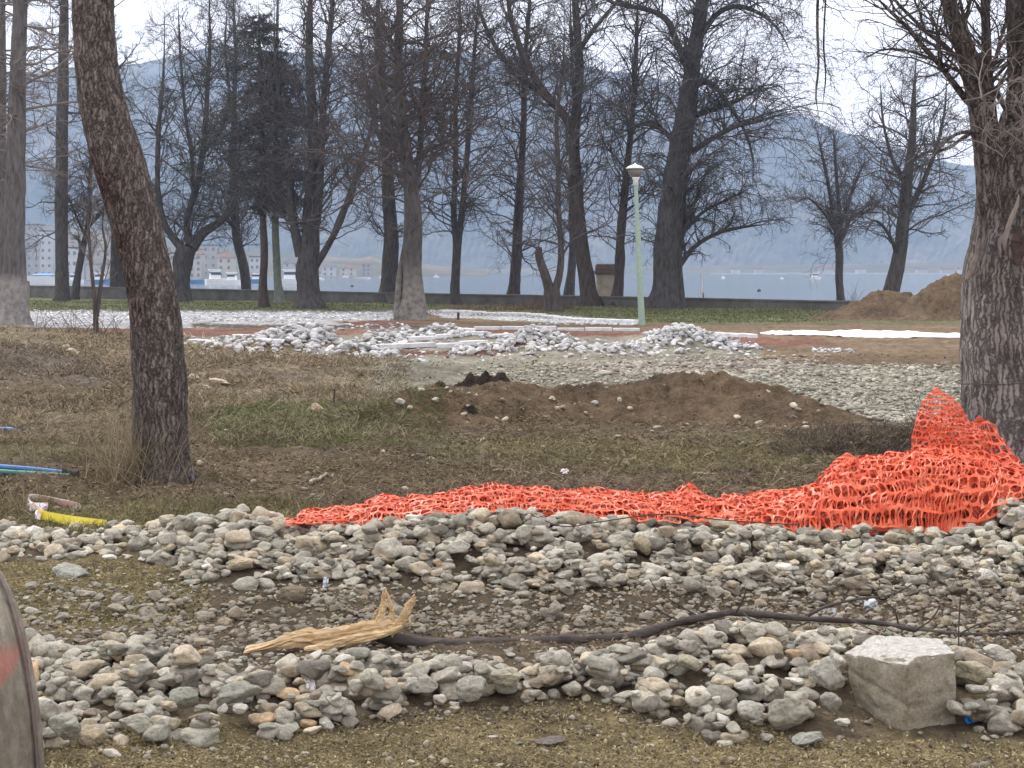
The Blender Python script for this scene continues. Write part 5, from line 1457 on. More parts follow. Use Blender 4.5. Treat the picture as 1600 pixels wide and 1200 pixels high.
# corners from the picture: left face and right face meet at the front edge
Db = 6.28
fb = W(1412, 1150, Db); ft = W(1418, 1040, Db)        # front edge (ft: where the chamfered corner begins)
rb = W(1492, 1128, 6.42); rtp = W(1494, 1020, 6.42)
lb = W(1345, 1112, 6.5); lt = W(1318, 1020, 6.55)
kt = W(1366, 992, 6.72); ktr = W(1470, 998, 6.85); bkb = W(1470, 1100, 6.85); klb = W(1370, 1095, 6.75)
mid = W(1432, 1026, 6.32); lm = W(1372, 1016, 6.50)
Vb = np.array([fb - [0, 0, .05], rb - [0, 0, .05], bkb - [0, 0, .1], klb - [0, 0, .1], lb - [0, 0, .05], ft, rtp, ktr, kt, lt, mid, lm])
import bmesh
me = bpy.data.meshes.new('concrete_block'); bm = bmesh.new()
ctr = Vb.mean(0); vs = [bm.verts.new(v - ctr) for v in Vb]
bmesh.ops.convex_hull(bm, input=vs)
bmesh.ops.subdivide_edges(bm, edges=bm.edges[:], cuts=12, use_grid_fill=True)
bmesh.ops.triangulate(bm, faces=bm.faces[:])
bmesh.ops.subdivide_edges(bm, edges=[e for e in bm.edges if e.calc_length() > .02], cuts=1)
bm.normal_update()
co = np.array([v.co[:] for v in bm.verts]); no = np.array([v.normal[:] for v in bm.verts])
d1 = (fbm(co[:, 0] * 9, co[:, 1] * 9, co[:, 2] * 9, 3, 2) - .5) * .010 + (fbm(co[:, 0] * 50, co[:, 1] * 50, co[:, 2] * 50, 3, 4) - .5) * .007
pit = sst(.66, .74, vnoise(co[:, 0] * 30, co[:, 1] * 30, co[:, 2] * 30, 6)) * -.008
# a long chipped groove down the left face
gl_ = -sst(.012, 0, np.abs((co[:, 2] + .02) + (co[:, 0] + .05) * .42 + (vnoise(co[:, 0] * 25, co[:, 1] * 0) - .5) * .02)) * (co[:, 0] < .02) * (co[:, 1] < .05) * .012
co = co + no * (d1 + pit + gl_)[:, None]
for v, c_ in zip(bm.verts, co): v.co = c_
bm.to_mesh(me); bm.free(); me.materials.append(m)
for pl in me.polygons: pl.use_smooth = True
o = bpy.data.objects.new('concrete_block', me); col.objects.link(o); o.location = ctr
tag(o, 'chipped grey concrete block with a whitish pitted top standing among the front stones at right', 'concrete block')

# ---------------------------------------------------------------- big concrete pipe, bottom left
m, t, p, o_ = newmat('pipe_concrete')
f = noise(t, 26, 8, rough=.75, stretch=(1.6, .6, .6)); g = noise(t, 4, 5)
c = mul(t, ramp(t, f, [(.3, (.12, .10, .078)), (.5, (.195, .172, .138)), (.72, (.30, .275, .23))]), ramp(t, g, [(.35, (.78, .76, .72)), (.62, (1.15, 1.13, 1.08))]))
tc = t.nodes.new('ShaderNodeTexCoord'); wn = nd(t, 'ShaderNodeTexNoise', Scale=6., Detail=4); t.links.new(tc.outputs['Object'], wn.inputs[0])
# a sprayed red stroke slanting over the shell: distance to a slanted line in the pipe's own space
s_ = t.nodes.new('ShaderNodeSeparateXYZ'); t.links.new(tc.outputs['Object'], s_.inputs[0])
def math_(op, a, b_=None, c_=None):
    n = nd(t, 'ShaderNodeMath', operation=op)
    for i, v in enumerate((a, b_, c_)):
        if v is None: continue
        if isinstance(v, (int, float)): n.inputs[i].default_value = v
        else: t.links.new(v, n.inputs[i])
    return n.outputs[0]
PC = np.array((-1.385, 4.12, .585)); PR = .535; TH = R(31)
# stroke: runs from (x=.., z=..) on the shell; curve x = x0 - k*(z - z1)^2
dz_ = math_('SUBTRACT', s_.outputs[2], .40)
ln = math_('SUBTRACT', s_.outputs[0], math_('ADD', math_('MULTIPLY', dz_, .95), -.045))
ln = math_('ADD', ln, math_('MULTIPLY', math_('SUBTRACT', wn.outputs['Fac'], .5), .10))
band = math_('SUBTRACT', 1.0, math_('MULTIPLY', math_('ABSOLUTE', ln), 1 / .042))
cl_ = math_('MINIMUM', math_('MULTIPLY', math_('SUBTRACT', .405, s_.outputs[2]), 30.), math_('MULTIPLY', math_('ADD', s_.outputs[2], -.02), 30.))
fr = math_('MINIMUM', math_('MULTIPLY', s_.outputs[1], -30.), 1.0)
mk = math_('MAXIMUM', math_('MINIMUM', math_('MINIMUM', math_('MULTIPLY', band, 3.), cl_), fr), 0.)
mk = math_('MULTIPLY', math_('MULTIPLY', math_('MINIMUM', mk, 1.0), ramp(t, f, [(.3, (.45,) * 3), (.6, (1,) * 3)])), .72)
t.links.new(mixc(t, mk, c, (.36, .11, .08)), p.inputs['Base Color'])
p.inputs['Roughness'].default_value = .85; bump(t, p, f, .012); bump(t, p, g, .02)
pe = empty('concrete_pipe', PC - [0, 0, PR + .03], 'weathered grey concrete pipe with a red paint stroke at the bottom left edge', 'pipe', rz=TH)
pe.location = tuple(PC - np.array([0, 0, 0]))
k = 160; aa = np.linspace(0, 2 * np.pi, k, endpoint=False)
xs = np.concatenate([np.linspace(-1.5, -.05, 60), [-.03, -.024, -.02, 0.0, 0.004, .0, -.3, -1.5]])
rs = np.concatenate([np.full(60, PR), [PR - .001, PR - .012, PR - .012, PR - .012, PR - .02, PR - .08, PR - .085, PR - .085]])
X = np.broadcast_to(xs[:, None], (len(xs), k)); 
dn = (fbm(X * 3, np.cos(aa)[None] * 2 + 0 * X, np.sin(aa)[None] * 2 + 0 * X, 4, 3) - .5) * .02 + (fbm(X * 16, np.cos(aa)[None] * 8 + 0 * X, np.sin(aa)[None] * 8 + 0 * X, 3, 6) - .5) * .008
rr = rs[:, None] + dn
V = np.stack([X, rr * np.cos(aa)[None], rr * np.sin(aa)[None]], -1).reshape(-1, 3)
i = np.arange(len(xs) - 1)[:, None] * k; j = np.arange(k)[None]
qd = np.stack([i + j, i + (j + 1) % k, i + k + (j + 1) % k, i + k + j], -1).reshape(-1, 4)
mesh('shell', V, qd, m, pe)
rim = MB(); P_ = np.stack([aa * 0 - .016, np.cos(aa) * (PR - .006), np.sin(aa) * (PR - .003)], 1); P_ = np.vstack([P_, P_[:1]])
rim.tube(P_, .005, 6, False); rim.build('rim_band', simple('rust_band', (.12, .085, .075), .8, .4, 20, .003), pe, smooth=True)

# ---------------------------------------------------------------- litter and small things
rg = np.random.default_rng(29)
def ribbon(name, px, D, w_, mats, label, cat, parent=None, twist=None, n=60, th=.0015, lift=.22):
    px = [(x_, y_, G(x_, y_)[1] - lift) for x_, y_, _ in px]; a = np.array(px, float); c = catmull(a, n)
    d = c[:, 2]; P = np.stack([(c[:, 0] - CX) / F * d, d, H - (c[:, 1] - HY) * d / F], 1)
    T = nrm(np.gradient(P, axis=0)); tw_ = np.interp(np.linspace(0, 1, n), np.linspace(0, 1, len(twist)), twist)
    up = nrm(np.cross(T, np.array((0, 1., 0)))); back = np.cross(up, T)
    B_ = up * np.cos(tw_)[:, None] + back * np.sin(tw_)[:, None]; Nn = np.cross(T, B_)
    V = np.stack([P - B_ * w_ / 2 - Nn * th, P + B_ * w_ / 2 - Nn * th, P + B_ * w_ / 2 + Nn * th, P - B_ * w_ / 2 + Nn * th], 1).reshape(-1, 3)
    i = np.arange(n - 1)[:, None] * 4; j = np.arange(4)[None]
    qd = np.stack([i + j, i + (j + 1) % 4, i + 4 + (j + 1) % 4, i + 4 + j], -1).reshape(-1, 4)
    return mesh(name, V if parent is None else V - np.array(parent.location), [qd, np.array([[3, 2, 1, 0], [n * 4 - 4, n * 4 - 3, n * 4 - 2, n * 4 - 1]])], mats, parent, smooth=False)


m, t, p, o_ = newmat('striped_tape')
tc = t.nodes.new('ShaderNodeTexCoord'); wv = nd(t, 'ShaderNodeTexWave', Scale=5.5); wv.bands_direction = 'DIAGONAL'; t.links.new(tc.outputs['Object'], wv.inputs[0])
t.links.new(ramp(t, wv.outputs['Fac'], [(.72, (.80, .76, .76)), (.84, (.68, .42, .38))]), p.inputs['Base Color']); p.inputs['Roughness'].default_value = .35
tp = empty('barrier_tape', G(80, 800), 'discarded barrier tape, half white with red stripes, half yellow, on the grass', 'tape')
ribbon('white_tape', [(126, 793, 12.2), (100, 787, 12.2), (70, 781, 12.25), (50, 778, 12.3), (43, 783, 12.35), (48, 791, 12.2), (62, 792, 12.1), (74, 792, 12.0)], 0, .07, m, '', '', tp, (.25, .2, .2, .3, .3, .4, .6, .4))
ribbon('white_tape', [(74, 794, 12.05), (64, 799, 12.0), (57, 804, 11.95), (64, 806, 11.9)], 0, .06, m, '', '', tp, (.6, .3, .2))
ribbon('yellow_tape', [(58, 803, 11.9), (80, 808, 11.85), (110, 813, 11.8), (140, 817, 11.75), (166, 820, 11.7)], 0, .07, simple('yellow_plastic', (.80, .68, .06), .4, .2, 12, .002), '', '', tp, (.1, .15, .3, .1))


def conduit(pts, r_, mat, name, parent):
    a = np.array(pts, float); c = catmull(a, 50); P = np.stack([(c[:, 0] - CX) / F * c[:, 2], c[:, 2], H - (c[:, 1] - HY) * c[:, 2] / F], 1)
    return MB().tube(P - np.array(parent.location), r_, 14).build(name, mat, parent, smooth=True)


blue = simple('blue_plastic', (.07, .19, .42), .5, .3, 9, .001); green = simple('green_plastic', (.06, .20, .16), .5, .3, 9, .001); black = simple('black_rubber', (.045, .038, .032), .8, .3, 20, .004)
pb = empty('plastic_pipes', G(40, 742), 'pair of blue and green plastic pipes taped together, poking in from the left edge', 'pipes')
conduit([(-160, 716, 14.2), (0, 729, 14.2), (50, 733, 14.2), (104, 739, 14.2)], .022, blue, 'blue_pipe', pb)
conduit([(-160, 724, 14.1), (0, 737, 14.1), (50, 740, 14.1), (108, 744, 14.1)], .024, green, 'green_pipe', pb)
conduit([(98, 737, 14.15), (112, 741, 14.15), (122, 742, 14.15)], .045, black, 'end_wrap', pb)
pb2 = empty('plastic_pipe', G(10, 675), 'short blue pipe end in the grass at the left edge, above the pipe pair', 'pipe')
conduit([(-160, 668, 18.1), (0, 671, 18.1), (20, 673, 18.1), (34, 677, 18.1)], .03, blue, 'blue_end', pb2)
conduit([(30, 676, 18.1), (44, 676, 18.1)], .02, green, 'green_tip', pb2)

rusty = simple('rusty_steel', (.06, .045, .04), .8, .4, 30, .002)
def stake(px, py0, py1, wpx, label, hook=False):
    g = GP(px, py0); h = (py0 - py1) * g[1] / F
    P = np.array([(0, 0, -.1), (0, 0, h * .5), (.008, 0, h)]) if not hook else np.array([(0, 0, -.1), (.0, 0, h * .7), (.03, 0, h * .95), (.09, .01, h)])
    o = MB().tube(P, wpx / F * g[1] / 2, 8).build('stake', rusty, None, smooth=True, loc=g)
    tag(o, label, 'stake', 'thin rods in the ground')
stake(522, 637, 608, 3, 'thin rusty rod standing in the grass left of the earth bank')
stake(716, 500, 488, 4, 'short dark red stake by the white kerb right of the pale-footed tree')
stake(1498, 1030, 936, 2.2, 'upright dark twig-like rod just behind the right corner of the concrete block')

# scraps
def scrap(px, py, w_, h_, c, label, cat, seed, rough=.4, dz=.0):
    g = G(px, py); D = g[1]; zz = H - (py - HY) * D / F
    rg_ = np.random.default_rng(seed); n = 9
    u, v = np.meshgrid(np.linspace(-.5, .5, n), np.linspace(-.5, .5, n)); s = D / F
    V = np.stack([u * w_ * s + (fbm(u * 3 + seed, v * 3, o=2) - .5) * w_ * s * .7, (fbm(u * 4, v * 4 + seed, o=2) - .5) * w_ * s + v * h_ * s * .4, v * h_ * s + (fbm(u * 5 + seed, v * 5, o=2) - .5) * h_ * s * .7 + h_ * s * .5], -1).reshape(-1, 3)
    i = np.arange(n * n).reshape(n, n)
    o = mesh('litter', V, np.stack([i[:-1, :-1], i[:-1, 1:], i[1:, 1:], i[1:, :-1]], -1).reshape(-1, 4), simple('scrap_' + cat.replace(' ', '_'), c, rough, .2, 30, .001), loc=(g[0], D - .06, zz + dz))
    md = o.modifiers.new('Solidify', 'SOLIDIFY'); md.thickness = .002
    tag(o, label, cat)
scrap(1508, 1122, 20, 13, (.03, .22, .68), 'small bright blue plastic scrap right of the concrete block', 'plastic scrap', 3)
scrap(1519, 1112, 14, 14, (.70, .72, .74), 'crumpled white plastic scrap beside the blue one, right of the block', 'paper scrap', 5)
scrap(487, 1078, 16, 22, (.80, .80, .78), 'curled white paper scrap on the stones below the splintered wood', 'paper scrap', 7)
scrap(490, 1086, 9, 7, (.50, .07, .04), 'tiny red plastic scrap touching the curled white paper', 'red scrap', 9)
scrap(511, 914, 9, 13, (.52, .58, .62), 'crushed clear plastic cup on the lower slope of the ridge', 'cup', 11, .15)
scrap(1295, 960, 20, 13, (.56, .58, .60), 'pale torn plastic sheet scrap under the twig behind the branch, left of a longer one', 'plastic bag', 13)
scrap(1358, 948, 22, 14, (.55, .58, .61), 'longer crumpled pale plastic scrap behind the branch, right of the torn one', 'plastic bag', 15)
scrap(882, 786, 10, 7, (.80, .80, .80), 'small white paper scrap caught on the orange netting', 'paper scrap', 17, dz=.25)
# thin black wire running over the ridge
c = catmull(np.array([(830, 814, 10.1), (880, 832, 9.95), (930, 826, 9.95), (1000, 816, 10.05), (1050, 813, 10.1), (1130, 822, 10.1), (1250, 830, 10.1)], float), 60)
P = np.stack([(c[:, 0] - CX) / F * c[:, 2], c[:, 2], H - (c[:, 1] - HY) * c[:, 2] / F + .04], 1)
tag(MB().tube(P, .004, 5).build('wire', rusty, None, smooth=True), 'thin dark wire trailing over the top stones of the ridge below the netting', 'wire')

# white sheet on the ground by the far right
g0 = 45.5
u, v = np.meshgrid(np.linspace(0, 1, 140), np.linspace(0, 1, 16))
qx = 1188 + (1530 - 1188) * u; D_ = np.interp(qx, [1188, 1290, 1360, 1530], [46.5, 44.5, 44.0, 43.2]) + v * np.interp(qx, [1188, 1260, 1400, 1530], [.3, 3.0, 3.6, 2.6])
X = (qx - CX) / F * D_; zz = Z(X, D_, False) + .015 + .10 * np.maximum(0, fbm(X * 1.3, D_ * 1.3, o=3) - .45) + .10 * np.maximum(0, fbm(X * 4, D_ * 2, o=2) - .45)
ii_ = np.arange(u.size).reshape(u.shape)
o = mesh('ground_sheet', np.stack([X, D_, zz], -1).reshape(-1, 3), np.stack([ii_[:-1, :-1], ii_[:-1, 1:], ii_[1:, 1:], ii_[1:, :-1]], -1).reshape(-1, 4), simple('white_fleece', (.86, .86, .86), .8, .06, 6, .004))
o.modifiers.new('Solidify', 'SOLIDIFY').thickness = .02
tag(o, 'long rumpled bright white sheet spread on the ground before the earth piles', 'sheet')

# lamp post
g = G(1003, 508); lp = empty('street_lamp', g, 'slender pale green lamp post with a white-topped round lantern, right of centre', 'street lamp')
s = g[1] / F
lm_ = simple('lamp_green', (.30, .40, .33), .6, .15, 8, .002); lw_ = simple('lamp_white', (.74, .74, .74), .5, .1, 8, .001); ld_ = simple('lamp_bowl', (.16, .15, .14), .35, .2, 8, .001)
hz_ = (508 - 258) * s; ln_ = -11 * s
def lx_(z): return ln_ * z / hz_
P = np.array([(lx_(z), 0, z) for z in np.linspace(-.1, 230 * s, 20)])
MB().tube(P, np.interp(P[:, 2], [0, .65 * hz_, .67 * hz_, hz_], [5.2 * s, 4.0 * s, 3.2 * s, 3.0 * s]), 14).build('pole', lm_, lp, smooth=True)
MB().lathe([(3.2 * s, 0), (4.2 * s, 0.1 * s), (4.0 * s, 9 * s), (5.6 * s, 11 * s), (5.8 * s, 13 * s), (3 * s, 13.2 * s)], (lx_(218 * s), 0, 218 * s)).build('collar', lw_, lp, smooth=True)
MB().lathe([(4 * s, 0), (7 * s, 1 * s), (10.5 * s, 6 * s), (12 * s, 12.8 * s), (4 * s, 13 * s)], (lx_(236 * s), 0, 231 * s)).build('bowl', ld_, lp, smooth=True)
MB().lathe([(12 * s, -.2 * s), (14.5 * s, 0), (14 * s, 1.3 * s), (10 * s, 4 * s), (5 * s, 6 * s), (1.2 * s, 7 * s), (.9 * s, 9 * s), (.1 * s, 9.2 * s)], (lx_(245 * s), 0, 244.3 * s)).build('lamp_cap', lw_, lp, smooth=True)

# beige pillar, concrete post, white mast at the wall
s = 88. / F; g = W(947, 474, 88.); st_ = simple('beige_stone', (.36, .31, .25), .9, .3, 2.5, .02)
pl_ = empty('stone_pillar', (g[0], g[1], -.1), 'squat beige stone pillar with a dark brown cap between two trunks by the wall', 'pillar')
MB().box((0, 0, (474 - 423) * s / 2), (30 * s, 30 * s, (474 - 423) * s), 0, .03).build('shaft', st_, pl_)
MB().box((0, 0, 52 * s), (37 * s, 37 * s, 6 * s), 0, .03).box((0, 0, 60 * s), (34 * s, 34 * s, 10.5 * s), 0, .05, .92).build('cap', simple('brown_stone', (.13, .095, .085), .9, .3, 2.5, .03), pl_)
s = 57. / F; g = W(41, 500, 57.5)
tag(MB().box((g[0], g[1], .65), (9 * s, 9 * s, 1.75), 0, .03).build('concrete_post', simple('post_concrete', (.20, .19, .175), .9, .35, 3, .02)), 'short square grey concrete post tucked against the lime-footed tree at left', 'post')
D_ = 84.; s = D_ / F; g = W(1096, 470, D_)
mo = empty('mooring_pole', (g[0], g[1], -1.0), 'thin white pole rising from the water behind the wall right of the biggest trunk', 'pole')
MB().tube([(0, 0, 0), (0, 0, 1.0 + H - (418 - HY) * s)], [.09, .045], 10).build('pole', lw_, mo, smooth=True)
MB().tube([(5 * s, 0, .0), (4 * s, 0, .7), (2 * s, 0, 1.7)], .05, 8).build('strut', rusty, mo, smooth=True)

# ---------------------------------------------------------------- far town, boats and buoys across the water
rg = np.random.default_rng(37)
WIN = simple('dark_window', (.17, .17, .19), .3, .1, 1, 0)
BCOL = [(.62, .60, .56), (.52, .50, .48), (.66, .62, .54), (.45, .43, .42), (.60, .52, .46), (.70, .70, .70), (.5, .42, .36)]
bmats = [simple('plaster_%s' % n, tuple(.72 * v for v in c), .9, .12, .3, 0) for n, c in zip(('cream', 'grey', 'yellowish', 'dark', 'pink', 'white', 'ochre'), BCOL)]
rmats = [simple('roof_tiles', (.17, .10, .08), .9, .3, .6, 0), simple('roof_slate', (.12, .12, .13), .9, .3, .6, 0)]
def building(px0, px1, pytop, D, mi, floors, gable, label):
    x0, x1 = (px0 - CX) / F * D, (px1 - CX) / F * D; zt = H - (pytop - HY) * D / F; wd = x1 - x0; z0_ = LAKE_Z + .3
    e = empty('town_house', ((x0 + x1) / 2, D, z0_), label, 'building', 'town houses across the water')
    h = zt - z0_; dp = max(8, wd * .8)
    if gable: rh_ = min(h * .25, wd * .28); h -= rh_
    MB().box((0, 0, h / 2), (wd, dp, h)).build('wall', bmats[mi], e)
    if gable:
        V = np.array([(-wd / 2 - .4, -dp / 2 - .4, h), (wd / 2 + .4, -dp / 2 - .4, h), (wd / 2 + .4, dp / 2 + .4, h), (-wd / 2 - .4, dp / 2 + .4, h), (-wd / 4, 0, h + rh_), (wd / 4, 0, h + rh_)])
        MB().add(V, [np.array([(0, 1, 5, 4), (2, 3, 4, 5), (0, 3, 2, 1)]), np.array([(1, 2, 5), (3, 0, 4)])]).build('roof', rmats[int(rg.integers(2))], e)
    else:
        MB().box((0, 0, h + .25), (wd + .5, dp + .5, .5)).build('roof', rmats[1], e)
    nx = max(2, int(wd / 3.4)); fh = h / floors
    for f_ in range(floors):
        for i_ in range(nx):
            MB().box((-wd / 2 + wd * (i_ + .5) / nx, -dp / 2 - .02, fh * (f_ + .52)), (1.0, .12, 1.3)).build('window', WIN, e)
tn = [(-60, -18, 372, 700, 0, 6, 0, 'pale flat-roofed block hidden behind the left-edge trunk'), (44, 66, 352, 760, 1, 7, 0, 'tall hazy grey apartment block right of the lime-footed tree'), (66, 86, 362, 720, 5, 6, 0, 'slightly lower white block beside the tall hazy grey one'), (100, 113, 375, 690, 2, 5, 1, 'narrow house behind the straight dark trunk, in the town'),
      (107, 126, 388, 560, 5, 3, 0, 'white boxy building with dark openings left of the thin leaning tree'), (126, 148, 372, 720, 3, 4, 1, 'gabled grey house behind the twin-stemmed sapling'), (140, 172, 404, 520, 0, 2, 1, 'low white boathouse with a shallow roof left of the pine'), (150, 180, 384, 640, 4, 4, 1, 'pinkish house above the low white boathouse'),
      (298, 318, 392, 640, 0, 4, 1, 'cream gabled house seen below the forked tree'), (318, 342, 384, 700, 1, 4, 0, 'flat grey block behind the white motorboat'), (342, 366, 396, 640, 2, 3, 1, 'yellowish house left of the slim bent tree'), (392, 408, 402, 720, 5, 3, 0, 'white block between the slim bent tree and the conifers'),
      (444, 470, 404, 760, 0, 3, 1, 'cream house behind the ferry-like boat'), (504, 524, 412, 820, 5, 2, 1, 'small white house on the far low shore, left one'), (532, 556, 414, 860, 2, 2, 1, 'small yellowish house on the far low shore'), (566, 580, 408, 900, 3, 3, 1, 'small dark gabled building with the conical roof on the far shore'),
      (210, 240, 390, 680, 6, 4, 1, 'ochre house hidden behind the pine trunk')]
for a in tn: building(*a)

hullw = simple('boat_white', (.78, .79, .80), .4, .06, 2, 0); hullb = simple('boat_blue', (.10, .24, .46), .5, .15, 2, 0); glass = simple('boat_glass', (.05, .07, .09), .2, .1, 1, 0)
def boat(px, py, wpx, hpx, D, label, cover=None, mast=False, cabin=True, rz=0.):
    s_ = D / F; L = wpx * s_; x = (px - CX) / F * D
    e = empty('motorboat', (x, D, LAKE_Z), label, 'boat', 'boats on the lake', rz)
    Hh = hpx * s_ * (.38 if cabin else .6); n = 13; rows = []
    for f_ in (0, .35, 1.0):
        xx = np.linspace(-.5, .5, n); wdt = .17 * L * (1 - np.clip((xx + .1) / .6, 0, 1) ** 2.2) * (.55 + .45 * f_); zz_ = Hh * (f_ * (1 + .25 * np.clip(xx, 0, 1))) - .15 * (1 - f_)
        a_ = np.stack([xx * L, -wdt, zz_], 1); b2 = np.stack([xx[::-1] * L, wdt[::-1], zz_[::-1]], 1); rows.append(np.vstack([a_, b2]))
    V = np.vstack(rows); k_ = 2 * n
    Fq = [(r_ * k_ + i_, r_ * k_ + (i_ + 1) % k_, (r_ + 1) * k_ + (i_ + 1) % k_, (r_ + 1) * k_ + i_) for r_ in range(2) for i_ in range(k_)]
    MB().add(V, [np.array(Fq), np.arange(2 * k_, 3 * k_)[None]]).build('hull', hullb if cover == 'hull' else hullw, e)
    if cabin:
        ch = hpx * s_ - Hh
        MB().box((-.06 * L, 0, Hh + ch * .45), (.5 * L, .24 * L, ch * .9), 0, .05, .88).build('cabin', hullw, e)
        MB().box((-.06 * L, 0, Hh + ch * .58), (.46 * L, .246 * L, ch * .3)).build('windows', glass, e)
        MB().box((-.08 * L, 0, Hh + ch * .95), (.56 * L, .27 * L, ch * .1), 0, .03).build('roof', hullw, e)
    if cover == 'top':
        MB().box((0, 0, Hh + .25 * L * .2), (.72 * L, .3 * L, .1 * L), 0, .2, .5).build('cover', hullb, e)
    if mast: MB().tube([(0, 0, Hh), (0, 0, Hh + L * 1.1)], .06, 6).build('mast', hullw, e)
boat(70, 443, 52, 22, 380, 'long white boat under a light blue cover, left of the straight dark trunk', 'top', cabin=False)
boat(66, 436, 40, 14, 430, 'low white boat partly hidden behind the blue-covered one', None)
boat(118, 443, 26, 16, 400, 'white boat behind the foot of the thin leaning tree', None)
boat(158, 442, 30, 18, 390, 'white and blue boat behind the twin-stemmed sapling', 'hull')
boat(338, 444, 34, 24, 370, 'white motorboat with a tall square cabin, right of the forked tree', None, rz=.5)
boat(364, 446, 30, 20, 365, 'white motorboat with a rounded bow beside the square-cabined one', None, rz=-.4)
boat(304, 443, 30, 10, 400, 'low open blue boat left of the square-cabined motorboat', 'hull', cabin=False)
boat(402, 443, 26, 16, 420, 'small blue-hulled boat between the slim bent tree and the conifers', 'hull')
boat(456, 445, 40, 24, 375, 'ferry-like white boat with rows of windows, left of the massive trunk', None)
boat(500, 437, 14, 8, 560, 'tiny white motorboat just right of the massive trunk', None)
boat(567, 435, 24, 5, 620, 'long low white skiff near the far shore', None, cabin=False)
boat(596, 432, 8, 5, 700, 'tiny white boat left of the tall straight trunk', None)
boat(540, 430, 10, 6, 760, 'tiny sailing boat near the far shore', None, mast=True)
boat(682, 430, 9, 6, 760, 'tiny white boat right of the pale-footed tree', None)
boat(1130, 436, 6, 8, 640, 'tiny white boat on the open water right of the white pole', None)
boat(1222, 437, 5, 6, 620, 'smallest white boat, midway on the open water', None)
boat(1274, 438, 18, 10, 600, 'white cabin boat on the open water left of the lone small tree', None)
boat(1495, 434, 26, 5, 900, 'long pale boat just left of the right-hand trunk', None, cabin=False)
# far jetty: a low pale wall on the far shore
D_ = 1440.; a = W(1112, 0, D_); b_ = W(1500, 0, D_)
tag(MB().box(((a[0] + b_[0]) / 2, D_, LAKE_Z + .7), (b_[0] - a[0], 3, 1.5)).build('jetty', bmats[5]), 'long thin pale jetty line along the far shore at right', 'jetty')
for k, (px, D_) in enumerate([(1150, 1475), (1185, 1470), (1290, 1480), (1345, 1475), (1440, 1470), (1480, 1460), (1505, 1465)]):
    x = (px - CX) / F * D_; e = empty('shore_house', (x, D_, LAKE_Z + .5), ['whitish house at the left start of the far jetty', 'squat house right of the leftmost one on the far shore', 'broad house behind the white cabin boat', 'house just right of the lone small tree on the far shore', 'house left of the longest pale boat',
         'house behind the longest pale boat', 'house nearest to the right trunk on the far shore'][k], 'house', 'houses on the far right shore')
    w_ = (8, 7, 14, 9, 10, 12, 9)[k]; MB().box((0, 0, 2.2), (w_, 7, 4.4)).build('wall', bmats[(5, 0, 2, 5, 0, 4, 5)[k]], e)
    V = np.array([(-w_ / 2 - .5, -4, 4.4), (w_ / 2 + .5, -4, 4.4), (w_ / 2 + .5, 4, 4.4), (-w_ / 2 - .5, 4, 4.4), (-w_ / 2, 0, 6.6), (w_ / 2, 0, 6.6)])
    MB().add(V, [np.array([(0, 1, 5, 4), (2, 3, 4, 5), (0, 3, 2, 1)]), np.array([(1, 2, 5), (3, 0, 4)])]).build('roof', rmats[0], e)
for px, py, lab in ((550, 448, 'small dark buoy on the water left of the tall straight trunk'), (1186, 455, 'small dark buoy on the open water at right')):
    D_ = (H - LAKE_Z) * F / (py - HY)
    o = MB().lathe([(.02, -.2), (.26, -.1), (.34, .08), (.26, .27), (.1, .34), (.05, .36), (.05, .5), (.01, .52)], (0, 0, 0), 14).build('buoy', black, None, smooth=True, loc=((px - CX) / F * D_, D_, LAKE_Z)); tag(o, lab, 'buoy', 'buoys')

# ---------------------------------------------------------------- dry grass, leaf litter, weeds
rg = np.random.default_rng(41)
def blades(name, n, poly, lmin, lmax, wmin, wmax, flat, dens=None, cols=None, uselocal=.5, zf=None, tall=0.):
    """thin bent leaves lying or standing on the ground, scattered inside a ground polygon"""
    poly = np.array(poly, float); X = []; cnt = 0
    while cnt < n:
        px = rg.uniform(poly[:, 0].min(), poly[:, 0].max(), n * 2); D_ = H * F / (rg.uniform(poly[:, 1].min(), poly[:, 1].max(), n * 2) - HY)
        py = HY + H * F / D_; k_ = inpoly(px, py, poly)
        x_ = (px - CX) / F * D_
        if dens is not None: k_ &= rg.uniform(0, 1, n * 2) < dens(x_, D_)
        X.append(np.stack([x_[k_], D_[k_]], 1)); cnt += k_.sum()
    X = np.concatenate(X)[:n]; z = (zf or ZP)(X[:, 0], X[:, 1])
    P = np.column_stack([X, z + .004])
    L = rg.uniform(lmin, lmax, n); w_ = rg.uniform(wmin, wmax, n) * np.maximum(1, X[:, 1] / 14)
    az = rg.uniform(0, 6.28, n); el = np.abs(rg.normal(flat[0], flat[1], n))
    d = np.stack([np.cos(az) * np.cos(el), np.sin(az) * np.cos(el), np.sin(el)], 1)
    d2 = d + np.array((0, 0, -1.)) * rg.uniform(.2, .9, n)[:, None] + rg.normal(size=(n, 3)) * .35
    sd = nrm(np.cross(d, rg.normal(size=(n, 3)))) * (w_ / 2)[:, None]
    p1 = P + d * (L * .55)[:, None]; p2 = p1 + nrm(d2) * (L * .5)[:, None]
    V = np.stack([P - sd, P + sd, p1 + sd * .9, p1 - sd * .9, p2], 1).reshape(-1, 3)
    b_ = (np.arange(n) * 5)[:, None]
    loc = zone_color(X[:, 0], X[:, 1]); ci = rg.integers(0, len(cols), n)
    c = np.array(cols)[ci] * (1 - uselocal) + loc * uselocal * 1.3
    c = c * rg.uniform(.6, 1.35, (n, 1))
    return tag(mesh(name, V, [b_ + np.array([[0, 1, 2, 3]]), b_ + np.array([[3, 2, 4]])], M['grass'], smooth=False, colr=np.repeat(np.clip(c, 0, .9), 5, 0)), kind='stuff')


